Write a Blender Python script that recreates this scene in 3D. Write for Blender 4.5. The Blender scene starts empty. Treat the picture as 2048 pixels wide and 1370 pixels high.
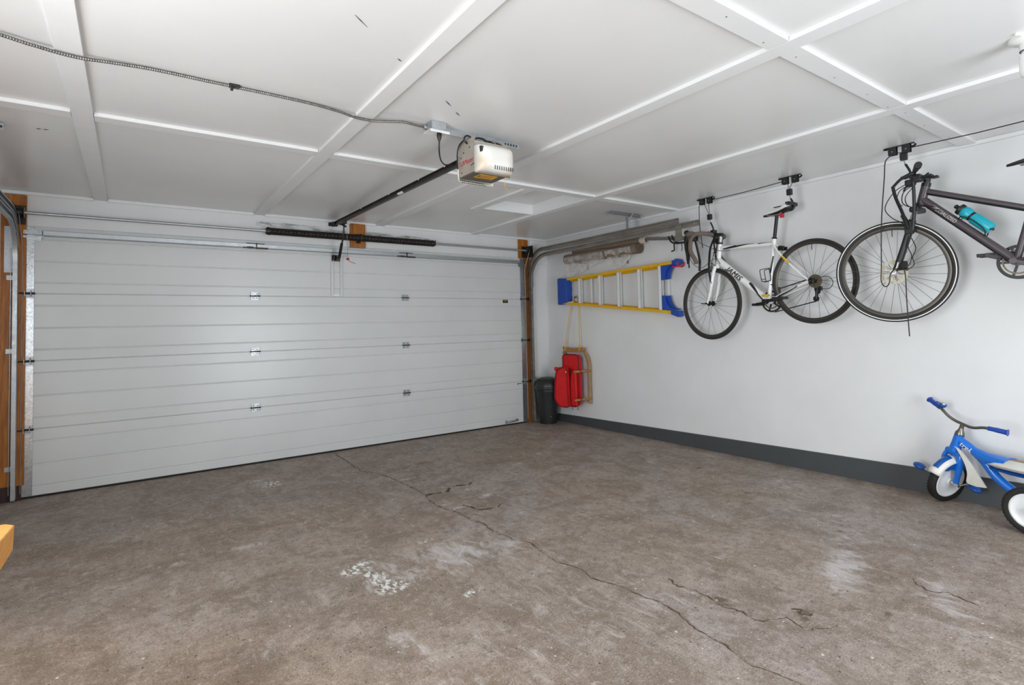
import bpy, bmesh, math, random
import numpy as np
from mathutils import Vector, Matrix, noise as mnoise

random.seed(7)
rng = np.random.default_rng(11)
scene = bpy.context.scene
COL = scene.collection

# ------------------------------------------------------------------ camera
def set_camera():
    f, ppy = 1081.7, 610.54
    yaw, pitch, roll = .6157, .0387, -.0241
    cy, sy, cp, sp = math.cos(yaw), math.sin(yaw), math.cos(pitch), math.sin(pitch)
    fw = Vector((sy*cp, cy*cp, sp)); r = Vector((cy, -sy, 0)); u = r.cross(fw)
    cr, sr = math.cos(roll), math.sin(roll)
    R = cr*r + sr*u; U = -sr*r + cr*u
    cam = bpy.data.cameras.new('camera'); o = bpy.data.objects.new('camera', cam); COL.objects.link(o)
    m = Matrix((R, U, -fw)).transposed().to_4x4(); m.translation = Vector((.6233, -5.674, 1.2509))
    o.matrix_world = m
    cam.sensor_fit = 'HORIZONTAL'; cam.sensor_width = 36.0
    cam.lens = 36.0*f/2048
    cam.shift_y = (ppy-685)/2048
    cam.clip_start = .02
    scene.camera = o
set_camera()

# ------------------------------------------------------------------ light and exposure
scene.view_settings.view_transform = 'Standard'
scene.view_settings.look = 'None'
scene.view_settings.gamma = 1.0
scene.view_settings.use_curve_mapping = False
scene.cycles.max_bounces = 6
scene.cycles.diffuse_bounces = 4
scene.cycles.glossy_bounces = 2
scene.cycles.transmission_bounces = 2
scene.cycles.caustics_reflective = False
scene.cycles.caustics_refractive = False
scene.view_settings.exposure = -0.33
wd = bpy.data.worlds.new('sky'); scene.world = wd; wd.use_nodes = True
wd.node_tree.nodes['Background'].inputs[0].default_value = (.86, .93, 1, 1)
wd.node_tree.nodes['Background'].inputs[1].default_value = 1.0
def area(name, loc, direction, sx, sy, power, col=(1, 1, 1)):
    l = bpy.data.lights.new(name, 'AREA'); l.shape = 'RECTANGLE'; l.size = sx; l.size_y = sy
    l.energy = power; l.color = col
    o = bpy.data.objects.new(name, l); COL.objects.link(o); o.location = loc
    o.rotation_euler = Vector(direction).to_track_quat('-Z', 'Z').to_euler()
    return o
WIN = (-6.4, -2.4, .95, 2.0)        # window in the left wall: y0 y1 z0 z1
DOR = (1.9, 3.7, .0, 2.1)          # open doorway in the rear wall: x0 x1 z0 z1
BACK = -7.4
area('daylight_window', (-.62, (WIN[0]+WIN[1])/2, (WIN[2]+WIN[3])/2), (1, 0, .25), WIN[1]-WIN[0], WIN[3]-WIN[2], 300, (.875, .945, 1))
area('daylight_doorway', ((DOR[0]+DOR[1])/2, BACK-.2, (DOR[2]+DOR[3])/2), (0, 1, .35), DOR[1]-DOR[0], DOR[3]-DOR[2], 140, (.875, .945, 1))

# ------------------------------------------------------------------ mesh helpers
V = Vector
def vec(p): return p if isinstance(p, Vector) else Vector(p)
def frame(ax):
    ax = vec(ax).normalized()
    t = V((0, 0, 1)) if abs(ax.z) < .9 else V((1, 0, 0))
    a = ax.cross(t).normalized(); b = ax.cross(a).normalized()
    return a, b
class MB:
    def __init__(s): s.v = []; s.f = []
    def add(s, vs, fs):
        n = len(s.v); s.v += [tuple(p) for p in vs]; s.f += [tuple(i+n for i in q) for q in fs]; return s
    def box(s, c, size, rot=None):
        c = vec(c); h = [x/2 for x in size]; vs = []
        for i in (-1, 1):
            for j in (-1, 1):
                for k in (-1, 1):
                    p = V((i*h[0], j*h[1], k*h[2]))
                    if rot is not None: p = rot @ p
                    vs.append(c+p)
        return s.add(vs, [(0, 1, 3, 2), (4, 6, 7, 5), (0, 4, 5, 1), (2, 3, 7, 6), (0, 2, 6, 4), (1, 5, 7, 3)])
    def bb(s, x0, x1, y0, y1, z0, z1):
        return s.box(((x0+x1)/2, (y0+y1)/2, (z0+z1)/2), (x1-x0, y1-y0, z1-z0))
    def bar(s, p0, p1, w, h, up=(0, 0, 1)):
        p0, p1 = vec(p0), vec(p1); d = (p1-p0); L = d.length; d.normalize()
        a = vec(up).cross(d)
        if a.length < 1e-4: a = V((1, 0, 0)).cross(d)
        a.normalize(); b = d.cross(a)
        R = Matrix((a, d, b)).transposed()
        return s.box((p0+p1)/2, (w, L, h), R)
    def cyl(s, p0, p1, r0, r1=None, n=12, caps=True):
        p0, p1 = vec(p0), vec(p1); r1 = r0 if r1 is None else r1
        a, b = frame(p1-p0); vs = []
        for p, r in ((p0, r0), (p1, r1)):
            for i in range(n):
                t = 2*math.pi*i/n; vs.append(p+a*(r*math.cos(t))+b*(r*math.sin(t)))
        fs = [(i, (i+1) % n, n+(i+1) % n, n+i) for i in range(n)]
        if caps: fs += [tuple(range(n-1, -1, -1)), tuple(range(n, 2*n))]
        return s.add(vs, fs)
    def tube(s, path, r, n=8, closed=False, caps=True, flat=1.0):
        P = [vec(p) for p in path]; m = len(P)
        rs = r if isinstance(r, (list, tuple)) else [r]*m
        T = []
        for i in range(m):
            if closed: t = P[(i+1) % m]-P[i-1]
            else: t = P[min(i+1, m-1)]-P[max(i-1, 0)]
            T.append(t.normalized())
        a, b = frame(T[0]); vs = []
        for i in range(m):
            if i:
                q = T[i-1].rotation_difference(T[i]); a = q @ a; b = q @ b
            for k in range(n):
                t = 2*math.pi*k/n; vs.append(P[i]+a*(rs[i]*math.cos(t))+b*(rs[i]*flat*math.sin(t)))
        fs = []
        for i in range(m if closed else m-1):
            j = (i+1) % m
            for k in range(n):
                l = (k+1) % n; fs.append((i*n+k, i*n+l, j*n+l, j*n+k))
        if caps and not closed: fs += [tuple(range(n-1, -1, -1)), tuple(range((m-1)*n, m*n))]
        return s.add(vs, fs)
    def lathe(s, prof, o, ax, n=24, cap=True):
        o = vec(o); ax = vec(ax).normalized(); a, b = frame(ax); vs = []
        for r, h in prof:
            for k in range(n):
                t = 2*math.pi*k/n; vs.append(o+ax*h+a*(r*math.cos(t))+b*(r*math.sin(t)))
        fs = []
        for i in range(len(prof)-1):
            for k in range(n):
                l = (k+1) % n; fs.append((i*n+k, i*n+l, (i+1)*n+l, (i+1)*n+k))
        if cap: fs += [tuple(range(n-1, -1, -1)), tuple(range((len(prof)-1)*n, len(prof)*n))]
        return s.add(vs, fs)
    def ring(s, prof, o, ax, n=48):
        o = vec(o); ax = vec(ax).normalized(); a, b = frame(ax); vs = []; m = len(prof)
        for k in range(n):
            t = 2*math.pi*k/n; d = a*math.cos(t)+b*math.sin(t)
            for r, h in prof: vs.append(o+d*r+ax*h)
        fs = []
        for k in range(n):
            l = (k+1) % n
            for i in range(m):
                j = (i+1) % m; fs.append((k*m+i, k*m+j, l*m+j, l*m+i))
        return s.add(vs, fs)
    def torus(s, o, ax, R, r, n=48, m=10, sq=1.0):
        return s.ring([(R+r*math.cos(2*math.pi*i/m), r*sq*math.sin(2*math.pi*i/m)) for i in range(m)], o, ax, n)
    def prism(s, poly, fn, t0, t1):
        n = len(poly); vs = [fn(a, b, t0) for a, b in poly]+[fn(a, b, t1) for a, b in poly]
        fs = [tuple(range(n-1, -1, -1)), tuple(range(n, 2*n))]+[(i, (i+1) % n, n+(i+1) % n, n+i) for i in range(n)]
        return s.add(vs, fs)
    def fan(s, c, pts, fn, t0, t1):
        n = len(pts); vs = [fn(*c, t0)]+[fn(a, b, t0) for a, b in pts]+[fn(*c, t1)]+[fn(a, b, t1) for a, b in pts]; k = n+1
        fs = [(0, i+1, i+2) for i in range(n-1)]+[(k, k+i+2, k+i+1) for i in range(n-1)]+[(i+1, i+2, k+i+2, k+i+1) for i in range(n-1)]+[(0, 1, k+1, k), (n, 0, k, k+n)]
        return s.add(vs, fs)
    def ball(s, c, r, nu=16, nv=10, rot=None):
        c = vec(c); r = (r, r, r) if not isinstance(r, (tuple, list)) else r; vs = []
        for j in range(nv+1):
            ph = math.pi*j/nv
            for i in range(nu):
                t = 2*math.pi*i/nu
                p = V((r[0]*math.sin(ph)*math.cos(t), r[1]*math.sin(ph)*math.sin(t), r[2]*math.cos(ph)))
                if rot is not None: p = rot @ p
                vs.append(c+p)
        fs = [(j*nu+i, (j+1)*nu+i, (j+1)*nu+(i+1) % nu, j*nu+(i+1) % nu) for j in range(nv) for i in range(nu)]
        return s.add(vs, fs)
    def grid(s, fn, nu, nv):
        vs = [fn(i/nu, j/nv) for j in range(nv+1) for i in range(nu+1)]
        fs = [(j*(nu+1)+i, j*(nu+1)+i+1, (j+1)*(nu+1)+i+1, (j+1)*(nu+1)+i) for j in range(nv) for i in range(nu)]
        return s.add(vs, fs)
    def sweep(s, path, prof, place):
        """path [(a,b)], prof [(lateral, normal)] closed outline; place(a,b,lat)->xyz"""
        m = len(path); k = len(prof); vs = []
        for i in range(m):
            p0 = path[max(i-1, 0)]; p1 = path[min(i+1, m-1)]
            ta, tb = p1[0]-p0[0], p1[1]-p0[1]; L = math.hypot(ta, tb); na, nb = -tb/L, ta/L
            for lat, nn in prof: vs.append(place(path[i][0]+na*nn, path[i][1]+nb*nn, lat))
        fs = [(i*k+j, i*k+(j+1) % k, (i+1)*k+(j+1) % k, (i+1)*k+j) for i in range(m-1) for j in range(k)]
        fs += [tuple(range(k-1, -1, -1)), tuple(range((m-1)*k, m*k))]
        return s.add(vs, fs)
    def rotate(s, o, ax, ang, i0=0):
        o = vec(o); q = Matrix.Rotation(ang, 3, vec(ax).normalized())
        for i in range(i0, len(s.v)): s.v[i] = tuple(q @ (vec(s.v[i])-o)+o)
        return s
    def build(s, name, m, parent=None, smooth=38, bevel=0, kind=None, label=None, seg=2, solid=0):
        off = V((0, 0, 0))
        p = parent
        while p is not None:
            off += p.location; p = p.parent
        me = bpy.data.meshes.new(name)
        me.from_pydata([tuple(vec(q)-off) for q in s.v], [], s.f)
        bm = bmesh.new(); bm.from_mesh(me); bmesh.ops.recalc_face_normals(bm, faces=bm.faces[:]); bm.to_mesh(me); bm.free()
        if smooth:
            me.polygons.foreach_set('use_smooth', [True]*len(me.polygons))
            me.set_sharp_from_angle(angle=math.radians(smooth))
        if m is not None: me.materials.append(m)
        o = bpy.data.objects.new(name, me); COL.objects.link(o)
        if parent is not None: o.parent = parent
        if solid:
            md = o.modifiers.new('thick', 'SOLIDIFY'); md.thickness = solid; md.offset = 0
        if bevel:
            md = o.modifiers.new('bevel', 'BEVEL'); md.width = bevel; md.segments = seg; md.limit_method = 'ANGLE'; md.angle_limit = math.radians(40)
        if kind: o['kind'] = kind
        if label: o['label'] = label
        return o
def empty(name, loc=(0, 0, 0), parent=None):
    o = bpy.data.objects.new(name, None); COL.objects.link(o); o.location = loc; o.empty_display_size = .05
    if parent is not None: o.parent = parent
    return o
def thing(name, label, cat, loc, group=None):
    return tag(empty(name, loc), label, cat, group)
def tag(o, label, cat, group=None):
    o['label'] = label; o['category'] = cat
    if group: o['group'] = group
    return o
def struct(o, label, cat=None):
    o['kind'] = 'structure'; o['label'] = label
    o['category'] = cat or 'wall'
    return o
def arc(c, r, a0, a1, n=12):
    return [(c[0]+r*math.cos(math.radians(a0+(a1-a0)*i/n)), c[1]+r*math.sin(math.radians(a0+(a1-a0)*i/n))) for i in range(n+1)]
def smoothp(pts, n=6):
    """Catmull-Rom through 3D points"""
    P = [vec(p) for p in pts]; out = []
    for i in range(len(P)-1):
        a = P[max(i-1, 0)]; b = P[i]; c = P[i+1]; d = P[min(i+2, len(P)-1)]
        for k in range(n):
            t = k/n
            out.append(.5*((2*b)+(c-a)*t+(2*a-5*b+4*c-d)*t*t+(3*b-a-3*c+d)*t**3))
    out.append(P[-1]); return out
_tcache = {}
def text2d(txt, size, shear=0.0, bold=0.0, ext=.0004, space=1.0):
    cu = bpy.data.curves.new('lettering', 'FONT'); cu.body = txt; cu.size = size; cu.shear = shear; cu.extrude = ext
    cu.offset = bold; cu.space_character = space; cu.align_x = 'CENTER'; cu.align_y = 'CENTER'; cu.resolution_u = 3
    o = bpy.data.objects.new('lettering', cu); COL.objects.link(o)
    dg = bpy.context.evaluated_depsgraph_get(); me = bpy.data.meshes.new_from_object(o.evaluated_get(dg))
    bm = bmesh.new(); bm.from_mesh(me); bmesh.ops.triangulate(bm, faces=bm.faces[:])
    for _ in range(3):
        lo = [e for e in bm.edges if e.calc_length() > size*.16]
        if not lo: break
        bmesh.ops.subdivide_edges(bm, edges=lo, cuts=1); bmesh.ops.triangulate(bm, faces=[f for f in bm.faces if len(f.verts) > 3])
    bm.verts.index_update(); vs = [tuple(v.co) for v in bm.verts]; fs = [tuple(v.index for v in f.verts) for f in bm.faces]; bm.free()
    bpy.data.objects.remove(o); bpy.data.curves.remove(cu); bpy.data.meshes.remove(me)
    return vs, fs
def text_on(txt, size, fn, m, parent, name='lettering', **k):
    vs, fs = text2d(txt, size, **k)
    mb = MB(); mb.add([fn(*v) for v in vs], fs)
    return mb.build(name, m, parent, smooth=0)

# ------------------------------------------------------------------ materials
def srgb(c):
    if isinstance(c, str):
        c = [int(c[i:i+2], 16)/255 for i in (0, 2, 4)]
    return tuple((x/12.92 if x <= .04045 else ((x+.055)/1.055)**2.4) for x in c)+(1,)
class NT:
    def __init__(s, name):
        s.m = bpy.data.materials.new(name); s.m.use_nodes = True; s.t = s.m.node_tree; s.n = s.t.nodes
        s.b = s.n['Principled BSDF']; s.co = None
    def node(s, typ, **k):
        n = s.n.new(typ)
        for a, b in k.items(): setattr(n, a, b)
        return n
    def link(s, a, b): s.t.links.new(a, b)
    def coord(s):
        if s.co is None:
            s.co = s.node('ShaderNodeNewGeometry').outputs['Position']
        return s.co
    def noise(s, scale, detail=4, rough=.55, stretch=None, dist=0):
        n = s.node('ShaderNodeTexNoise'); n.inputs['Scale'].default_value = scale; n.inputs['Detail'].default_value = detail
        n.inputs['Roughness'].default_value = rough; n.inputs['Distortion'].default_value = dist
        if stretch:
            mp = s.node('ShaderNodeMapping'); mp.inputs['Scale'].default_value = stretch; s.link(s.coord(), mp.inputs[0]); s.link(mp.outputs[0], n.inputs['Vector'])
        else: s.link(s.coord(), n.inputs['Vector'])
        return n.outputs['Fac']
    def ramp(s, fac, stops):
        r = s.node('ShaderNodeValToRGB'); e = r.color_ramp.elements
        while len(e) < len(stops): e.new(.5)
        for el, (p, c) in zip(e, stops): el.position = p; el.color = c if len(c) == 4 else (*c, 1)
        s.link(fac, r.inputs[0]); return r.outputs[0]
    def mix(s, fac, a, b, mode='MIX'):
        m = s.node('ShaderNodeMix', data_type='RGBA', blend_type=mode)
        for sock, v in ((m.inputs[0], fac), (m.inputs[6], a), (m.inputs[7], b)):
            if hasattr(v, 'links'): s.link(v, sock)
            else: sock.default_value = v
        return m.outputs[2]
    def math(s, op, a, b=0.0):
        m = s.node('ShaderNodeMath', operation=op)
        for sock, v in zip(m.inputs, (a, b)):
            if hasattr(v, 'links'): s.link(v, sock)
            else: sock.default_value = v
        return m.outputs[0]
    def bump(s, h, strength, dist=.01):
        b = s.node('ShaderNodeBump'); b.inputs['Strength'].default_value = strength; b.inputs['Distance'].default_value = dist
        s.link(h, b.inputs['Height']); s.link(b.outputs[0], s.b.inputs['Normal'])
    def set(s, **k):
        for a, v in k.items():
            a = {'col': 'Base Color', 'rough': 'Roughness', 'metal': 'Metallic', 'spec': 'Specular IOR Level', 'coat': 'Coat Weight', 'trans': 'Transmission Weight', 'alpha': 'Alpha', 'sheen': 'Sheen Weight', 'sub': 'Subsurface Weight'}.get(a, a)
            if hasattr(v, 'links'): s.link(v, s.b.inputs[a])
            else: s.b.inputs[a].default_value = v
        return s
def plain(name, c, rough=.5, metal=0, var=0, vscale=30, bump=0, bscale=120, spec=.5, coat=0, dist=.002):
    m = NT(name); c = srgb(c); m.set(rough=rough, metal=metal, spec=spec, coat=coat)
    if var:
        f = m.noise(vscale, 3); d = tuple(x*(1-var) for x in c[:3])+(1,); e = tuple(min(1, x*(1+var)) for x in c[:3])+(1,)
        m.set(col=m.ramp(f, [(.3, d), (.7, e)]))
    else: m.set(col=c)
    if bump: m.bump(m.noise(bscale, 3), bump, dist)
    return m.m
MT = {}
def mats():
    P = plain
    MT['ceiling'] = None
    m = NT('ceiling_paint'); m.set(col=m.ramp(m.noise(1.3, 3), [(.3, srgb('dfdfde')), (.7, srgb('e6e6e5'))]), rough=.26, spec=.5)
    m.bump(m.noise(9, 4, .5), .06, .01); MT['ceiling'] = m.m
    m = NT('wall_paint'); m.set(col=m.ramp(m.noise(2.2, 4), [(.3, srgb('dededd')), (.7, srgb('e4e4e4'))]), rough=.48, spec=.4)
    m.bump(m.noise(60, 4, .6), .06, .004); MT['wall'] = m.m
    MT['trim'] = P('trim_paint', 'e6e6e6', .4, var=.02, vscale=5, bump=.05, bscale=40)
    m = NT('door_enamel'); gr = m.noise(34, 5, .6, stretch=(.12, 1, 3.2))
    m.set(col=m.ramp(m.noise(1.4, 3), [(.3, srgb('d1d2d1')), (.7, srgb('d8d9d8'))]), rough=.27, spec=.5); m.bump(gr, .07, .003); MT['door'] = m.m
    m = NT('galvanised_steel'); f = m.noise(110, 4, .6)
    m.set(col=m.ramp(f, [(.3, srgb('a9adb0')), (.7, srgb('bec2c5'))]), metal=.75, rough=m.ramp(m.noise(25, 3), [(.3, (.3,)*3), (.7, (.5,)*3)])); MT['galv'] = m.m
    m = NT('weathered_track_steel'); f = m.noise(12, 4, .6, stretch=(1, .3, 1))
    m.set(col=m.ramp(f, [(.3, srgb('7a746c')), (.7, srgb('9d968d'))]), metal=.45, rough=.42); MT['track'] = m.m
    m = NT('dirty_stile_steel'); f = m.noise(70, 5, .65)
    m.set(col=m.ramp(f, [(.35, srgb('a2a5a8')), (.65, srgb('cacdce'))]), metal=.92, rough=.3); MT['stile'] = m.m
    m = NT('varnished_orange_wood'); g = m.noise(16, 5, .6, stretch=(3.5, 3.5, .25), dist=.8)
    m.set(col=m.ramp(g, [(.25, srgb('6e3606')), (.5, srgb('a4600f')), (.75, srgb('c47a1c'))]), rough=.42); m.bump(g, .1, .003); MT['orange'] = m.m
    m = NT('shaded_brown_wood'); g = m.noise(16, 5, .6, stretch=(3.5, 3.5, .25))
    m.set(col=m.ramp(g, [(.3, srgb('23110a')), (.7, srgb('3c2012'))]), rough=.6); MT['brownwood'] = m.m  # stain and the shade below the jamb board, both put into this brown
    m = NT('yellow_pine'); g = m.noise(9, 5, .6, stretch=(.5, 6, 6), dist=.6)
    m.set(col=m.ramp(g, [(.25, srgb('d08a3c')), (.75, srgb('e5a95e'))]), rough=.45); m.bump(g, .08, .003); MT['pine'] = m.m
    m = NT('sled_ash_wood'); g = m.noise(14, 5, .6, stretch=(4, 4, .4))
    m.set(col=m.ramp(g, [(.25, srgb('8f6331')), (.75, srgb('b58549'))]), rough=.5); MT['ash'] = m.m
    MT['ashgrey'] = P('weathered_ash', 'a2865f', .6, var=.12, vscale=14)
    m = NT('concrete'); floor_nodes(m); MT['floor'] = m.m
    MT['crack'] = P('crack_shadow', '54473b', .95, var=.25, vscale=60)
    MT['crackedge'] = P('crumbled_concrete', '8a7c6c', .95, var=.3, vscale=90)
    MT['oil'] = P('rust_stain', '5b4433', .8, var=.3, vscale=50)
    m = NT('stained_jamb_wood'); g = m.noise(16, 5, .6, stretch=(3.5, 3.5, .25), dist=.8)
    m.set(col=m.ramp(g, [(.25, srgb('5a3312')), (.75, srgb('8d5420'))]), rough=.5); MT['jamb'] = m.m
    MT['base'] = P('charcoal_curb_paint', '45484a', .5, var=.06, vscale=6, bump=.1, bscale=40)
    MT['black'] = P('black_plastic', '1b1a19', .42)
    MT['blackm'] = P('black_metal', '1e1c1a', .35, metal=.3)
    MT['rubber'] = P('tyre_rubber', '262320', .7, bump=.2, bscale=200)
    MT['darksteel'] = P('oiled_dark_steel', '3b342e', .42, metal=.6, var=.3, vscale=40)
    MT['spring'] = P('oily_spring_steel', '322c27', .4, metal=.4, var=.35, vscale=25)
    MT['chrome'] = P('chrome', 'd0d0d0', .15, metal=1)
    MT['alu'] = P('aluminium', 'e6e6e4', .4, metal=.15, var=.04, vscale=40)
    MT['yellow'] = P('yellow_fibreglass', 'e0ac0c', .4, var=.06, vscale=20)
    MT['blue'] = P('blue_plastic', '1e4aa6', .42, var=.05)
    MT['redplastic'] = P('red_plastic', 'd0283c', .4)
    MT['redcloth'] = P('red_nylon', 'd40d14', .6, var=.1, vscale=18, bump=.3, bscale=160)
    MT['reddark'] = P('dark_red_piping', '7d0a10', .7)
    MT['rope'] = P('yellow_rope', 'd8b15a', .8)
    MT['can'] = P('black_bin_plastic', '232424', .38, var=.12, vscale=18)
    m = NT('beige_carpet'); f = m.noise(110, 4, .7); m.set(col=m.ramp(f, [(.3, srgb('5f5043')), (.7, srgb('9a8877'))]), rough=.95); m.bump(f, .6, .006); MT['carpet'] = m.m
    MT['carpetend'] = P('carpet_backing', '6a594b', .95, var=.3, vscale=120)
    MT['card'] = P('cardboard_tube', 'cfc4b4', .8)
    m = NT('clear_plastic'); m.set(col=srgb('ddd6ce'), rough=.12, alpha=m.ramp(m.noise(16, 4, .6), [(.35, (.2,)*3), (.7, (.68,)*3)]), spec=.9); m.bump(m.noise(28, 3), .7, .01); MT['plastic'] = m.m
    MT['framewhite'] = P('white_bike_paint', 'e9e9e6', .25, coat=.4)
    MT['framegrey'] = P('plum_grey_bike_paint', '4d4548', .4, metal=.2, coat=.2)
    MT['tape'] = P('brown_grey_bar_tape', '6b5f57', .75, bump=.3, bscale=150)
    MT['decalgrey'] = P('silver_decal', 'b9b6b3', .4)
    MT['silver'] = P('brushed_silver', 'a8a6a2', .35, metal=.7)
    MT['bronze'] = P('dirty_drivetrain_steel', '6d6453', .45, metal=.6, var=.4, vscale=80)
    MT['disc'] = P('brake_rotor_steel', 'b4ac94', .5, metal=.25, var=.15, vscale=60)
    MT['yel'] = P('yellow_decal', 'd8b020', .5)
    MT['whiteline'] = P('reflective_white', 'f2f2f0', .4)
    m = NT('teal_bottle'); m.set(col=srgb('1fa6b8'), rough=.3, sub=.15); MT['teal'] = m.m
    MT['trikeblue'] = P('trike_blue', '1470d2', .3, coat=.3)
    MT['trikedark'] = P('trike_dark_blue', '0e4fa0', .35)
    m = NT('worn_white_plastic'); f = m.noise(7, 5, .6); m.set(col=m.ramp(f, [(.35, srgb('e8e6e0')), (.75, srgb('d3cdbd'))]), rough=.4); MT['trikewhite'] = m.m
    m = NT('worn_seat_edge'); f = m.noise(9, 5, .6); m.set(col=m.ramp(f, [(.35, srgb('a98f66')), (.7, srgb('8d8070'))]), rough=.6); MT['seatworn'] = m.m
    MT['wheelwhite'] = P('white_wheel', 'eceded', .35)
    MT['trikesteel'] = P('dull_chrome', '7f7972', .3, metal=.8)
    m = NT('motor_housing'); m.set(col=m.ramp(m.noise(8, 4), [(.3, srgb('9d9389')), (.7, srgb('b5aca2'))]), rough=.42, metal=.2); MT['motor'] = m.m
    m = NT('scorched_white_lens'); f = m.noise(9, 3); sep = m.node('ShaderNodeSeparateXYZ'); m.link(m.coord(), sep.inputs[0])
    m.set(col=m.ramp(m.noise(6, 4), [(.45, srgb('e6e4de')), (.78, srgb('d2b48c'))]), rough=.35); MT['lens'] = m.m
    MT['motordark'] = P('dark_motor_base', '5d544c', .6, var=.08)
    MT['labelyellow'] = P('yellow_label', 'd7ac16', .5, var=.12, vscale=60)
    MT['red'] = P('red_print', 'c4202c', .5)
    MT['ink'] = P('dark_print', '33302d', .6)
    MT['copper'] = P('rusty_copper', '9c4f2c', .5, metal=.4, var=.3)
    MT['blackcable'] = P('black_cable', '1f1b19', .5)
    MT['greypole'] = P('grey_pole', '8d8780', .45, metal=.3)
    MT['bulb'] = P('opal_bulb', 'ececea', .25)
    MT['porcelain'] = P('porcelain', 'e9e9e7', .25)
    MT['seal'] = P('black_rubber_seal', '1a1817', .8)
    MT['tread'] = P('trike_tyre', '1d1b1a', .65)

def floor_nodes(m):
    big = m.noise(.9, 3, .6); mid = m.noise(4.5, 4, .68, dist=.5); fine = m.noise(26, 4, .72); grit = m.noise(130, 2, .65)
    c1 = m.ramp(big, [(.3, srgb('9c8b78')), (.52, srgb('a6978a')), (.72, srgb('aa9f98'))])
    tint = m.ramp(m.noise(.55, 2, .5), [(.42, (0,)*3), (.62, (.28,)*3)])
    c1 = m.mix(tint, c1, srgb('9d9298'))
    mot = m.noise(2.1, 5, .7, dist=1.2)
    c1 = m.mix(m.ramp(mot, [(.50, (0,)*3), (.60, (.5,)*3), (.66, (.2,)*3)]), c1, srgb('7b6a58'))
    c1 = m.mix(m.ramp(mot, [(.34, (.45,)*3), (.43, (0,)*3)]), c1, srgb('bcb2a8'))
    c2 = m.mix(m.ramp(mid, [(.36, (.7,)*3), (.52, (0,)*3)]), c1, srgb('7f7062'))
    c3 = m.mix(m.ramp(fine, [(.52, (0,)*3), (.68, (.75,)*3)]), c2, srgb('786a5d'))
    c3 = m.mix(m.ramp(fine, [(.27, (.7,)*3), (.44, (0,)*3)]), c3, srgb('c9c1ba'))
    sk = m.noise(3.4, 4, .7, stretch=(4, 1.1, 1), dist=.8)
    c3 = m.mix(m.ramp(sk, [(.53, (0,)*3), (.66, (.32,)*3)]), c3, srgb('7d6d5d'))
    c3 = m.mix(m.ramp(sk, [(.30, (.32,)*3), (.43, (0,)*3)]), c3, srgb('c6beb6'))
    c4 = m.mix(m.ramp(grit, [(.56, (0,)*3), (.70, (.85,)*3)]), c3, srgb('63574d'))
    c4 = m.mix(m.ramp(grit, [(.28, (.75,)*3), (.40, (0,)*3)]), c4, srgb('d6cfc8'))
    def att(n):
        a = m.node('ShaderNodeAttribute'); a.attribute_name = n; return a.outputs['Fac']
    pn = fine
    brk = m.math('MULTIPLY', m.math('SUBTRACT', m.noise(9, 4, .75, stretch=(1.6, .7, 1), dist=.7), .5), 2.2)
    c5 = m.mix(m.ramp(m.math('ADD', m.math('ADD', att('pale'), brk), m.math('MULTIPLY', pn, .3)), [(.55, (0,)*3), (1.0, (.8,)*3)]), c4, srgb('cdc7c6'))
    sn = m.noise(14, 4, .7)
    c6 = m.mix(m.ramp(m.math('ADD', att('stain'), m.math('MULTIPLY', m.math('SUBTRACT', sn, .5), 2.4)), [(.52, (0,)*3), (.92, (.85,)*3)]), c5, srgb('6a5747'))
    wn = m.noise(30, 4, .65, stretch=(1.6, .7, 1))
    c7 = m.mix(m.math('MULTIPLY', m.ramp(att('white'), [(.25, (0,)*3), (.6, (1,)*3)]), m.ramp(wn, [(.48, (0,)*3), (.56, (1,)*3)])), c6, srgb('e6e8e5'))
    vo = m.node('ShaderNodeTexVoronoi'); vo.inputs['Scale'].default_value = 16; m.link(m.coord(), vo.inputs['Vector'])
    c8 = m.mix(m.ramp(vo.outputs['Distance'], [(.06, (.85,)*3), (.09, (0,)*3)]), c7, srgb('4c4139'))
    vo2 = m.node('ShaderNodeTexVoronoi'); vo2.inputs['Scale'].default_value = 9; mp = m.node('ShaderNodeMapping'); mp.inputs['Location'].default_value = (3.3, 1.7, .4)
    m.link(m.coord(), mp.inputs[0]); m.link(mp.outputs[0], vo2.inputs['Vector'])
    c9 = m.mix(m.ramp(vo2.outputs['Distance'], [(.035, (.9,)*3), (.055, (0,)*3)]), c8, srgb('e8e5e0'))
    m.set(col=c9, rough=m.ramp(mid, [(.3, (.55,)*3), (.7, (.8,)*3)]), spec=.3)
    h = m.math('ADD', m.math('MULTIPLY', fine, .6), m.math('MULTIPLY', grit, .4))
    m.bump(h, .5, .006)
mats()
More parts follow.
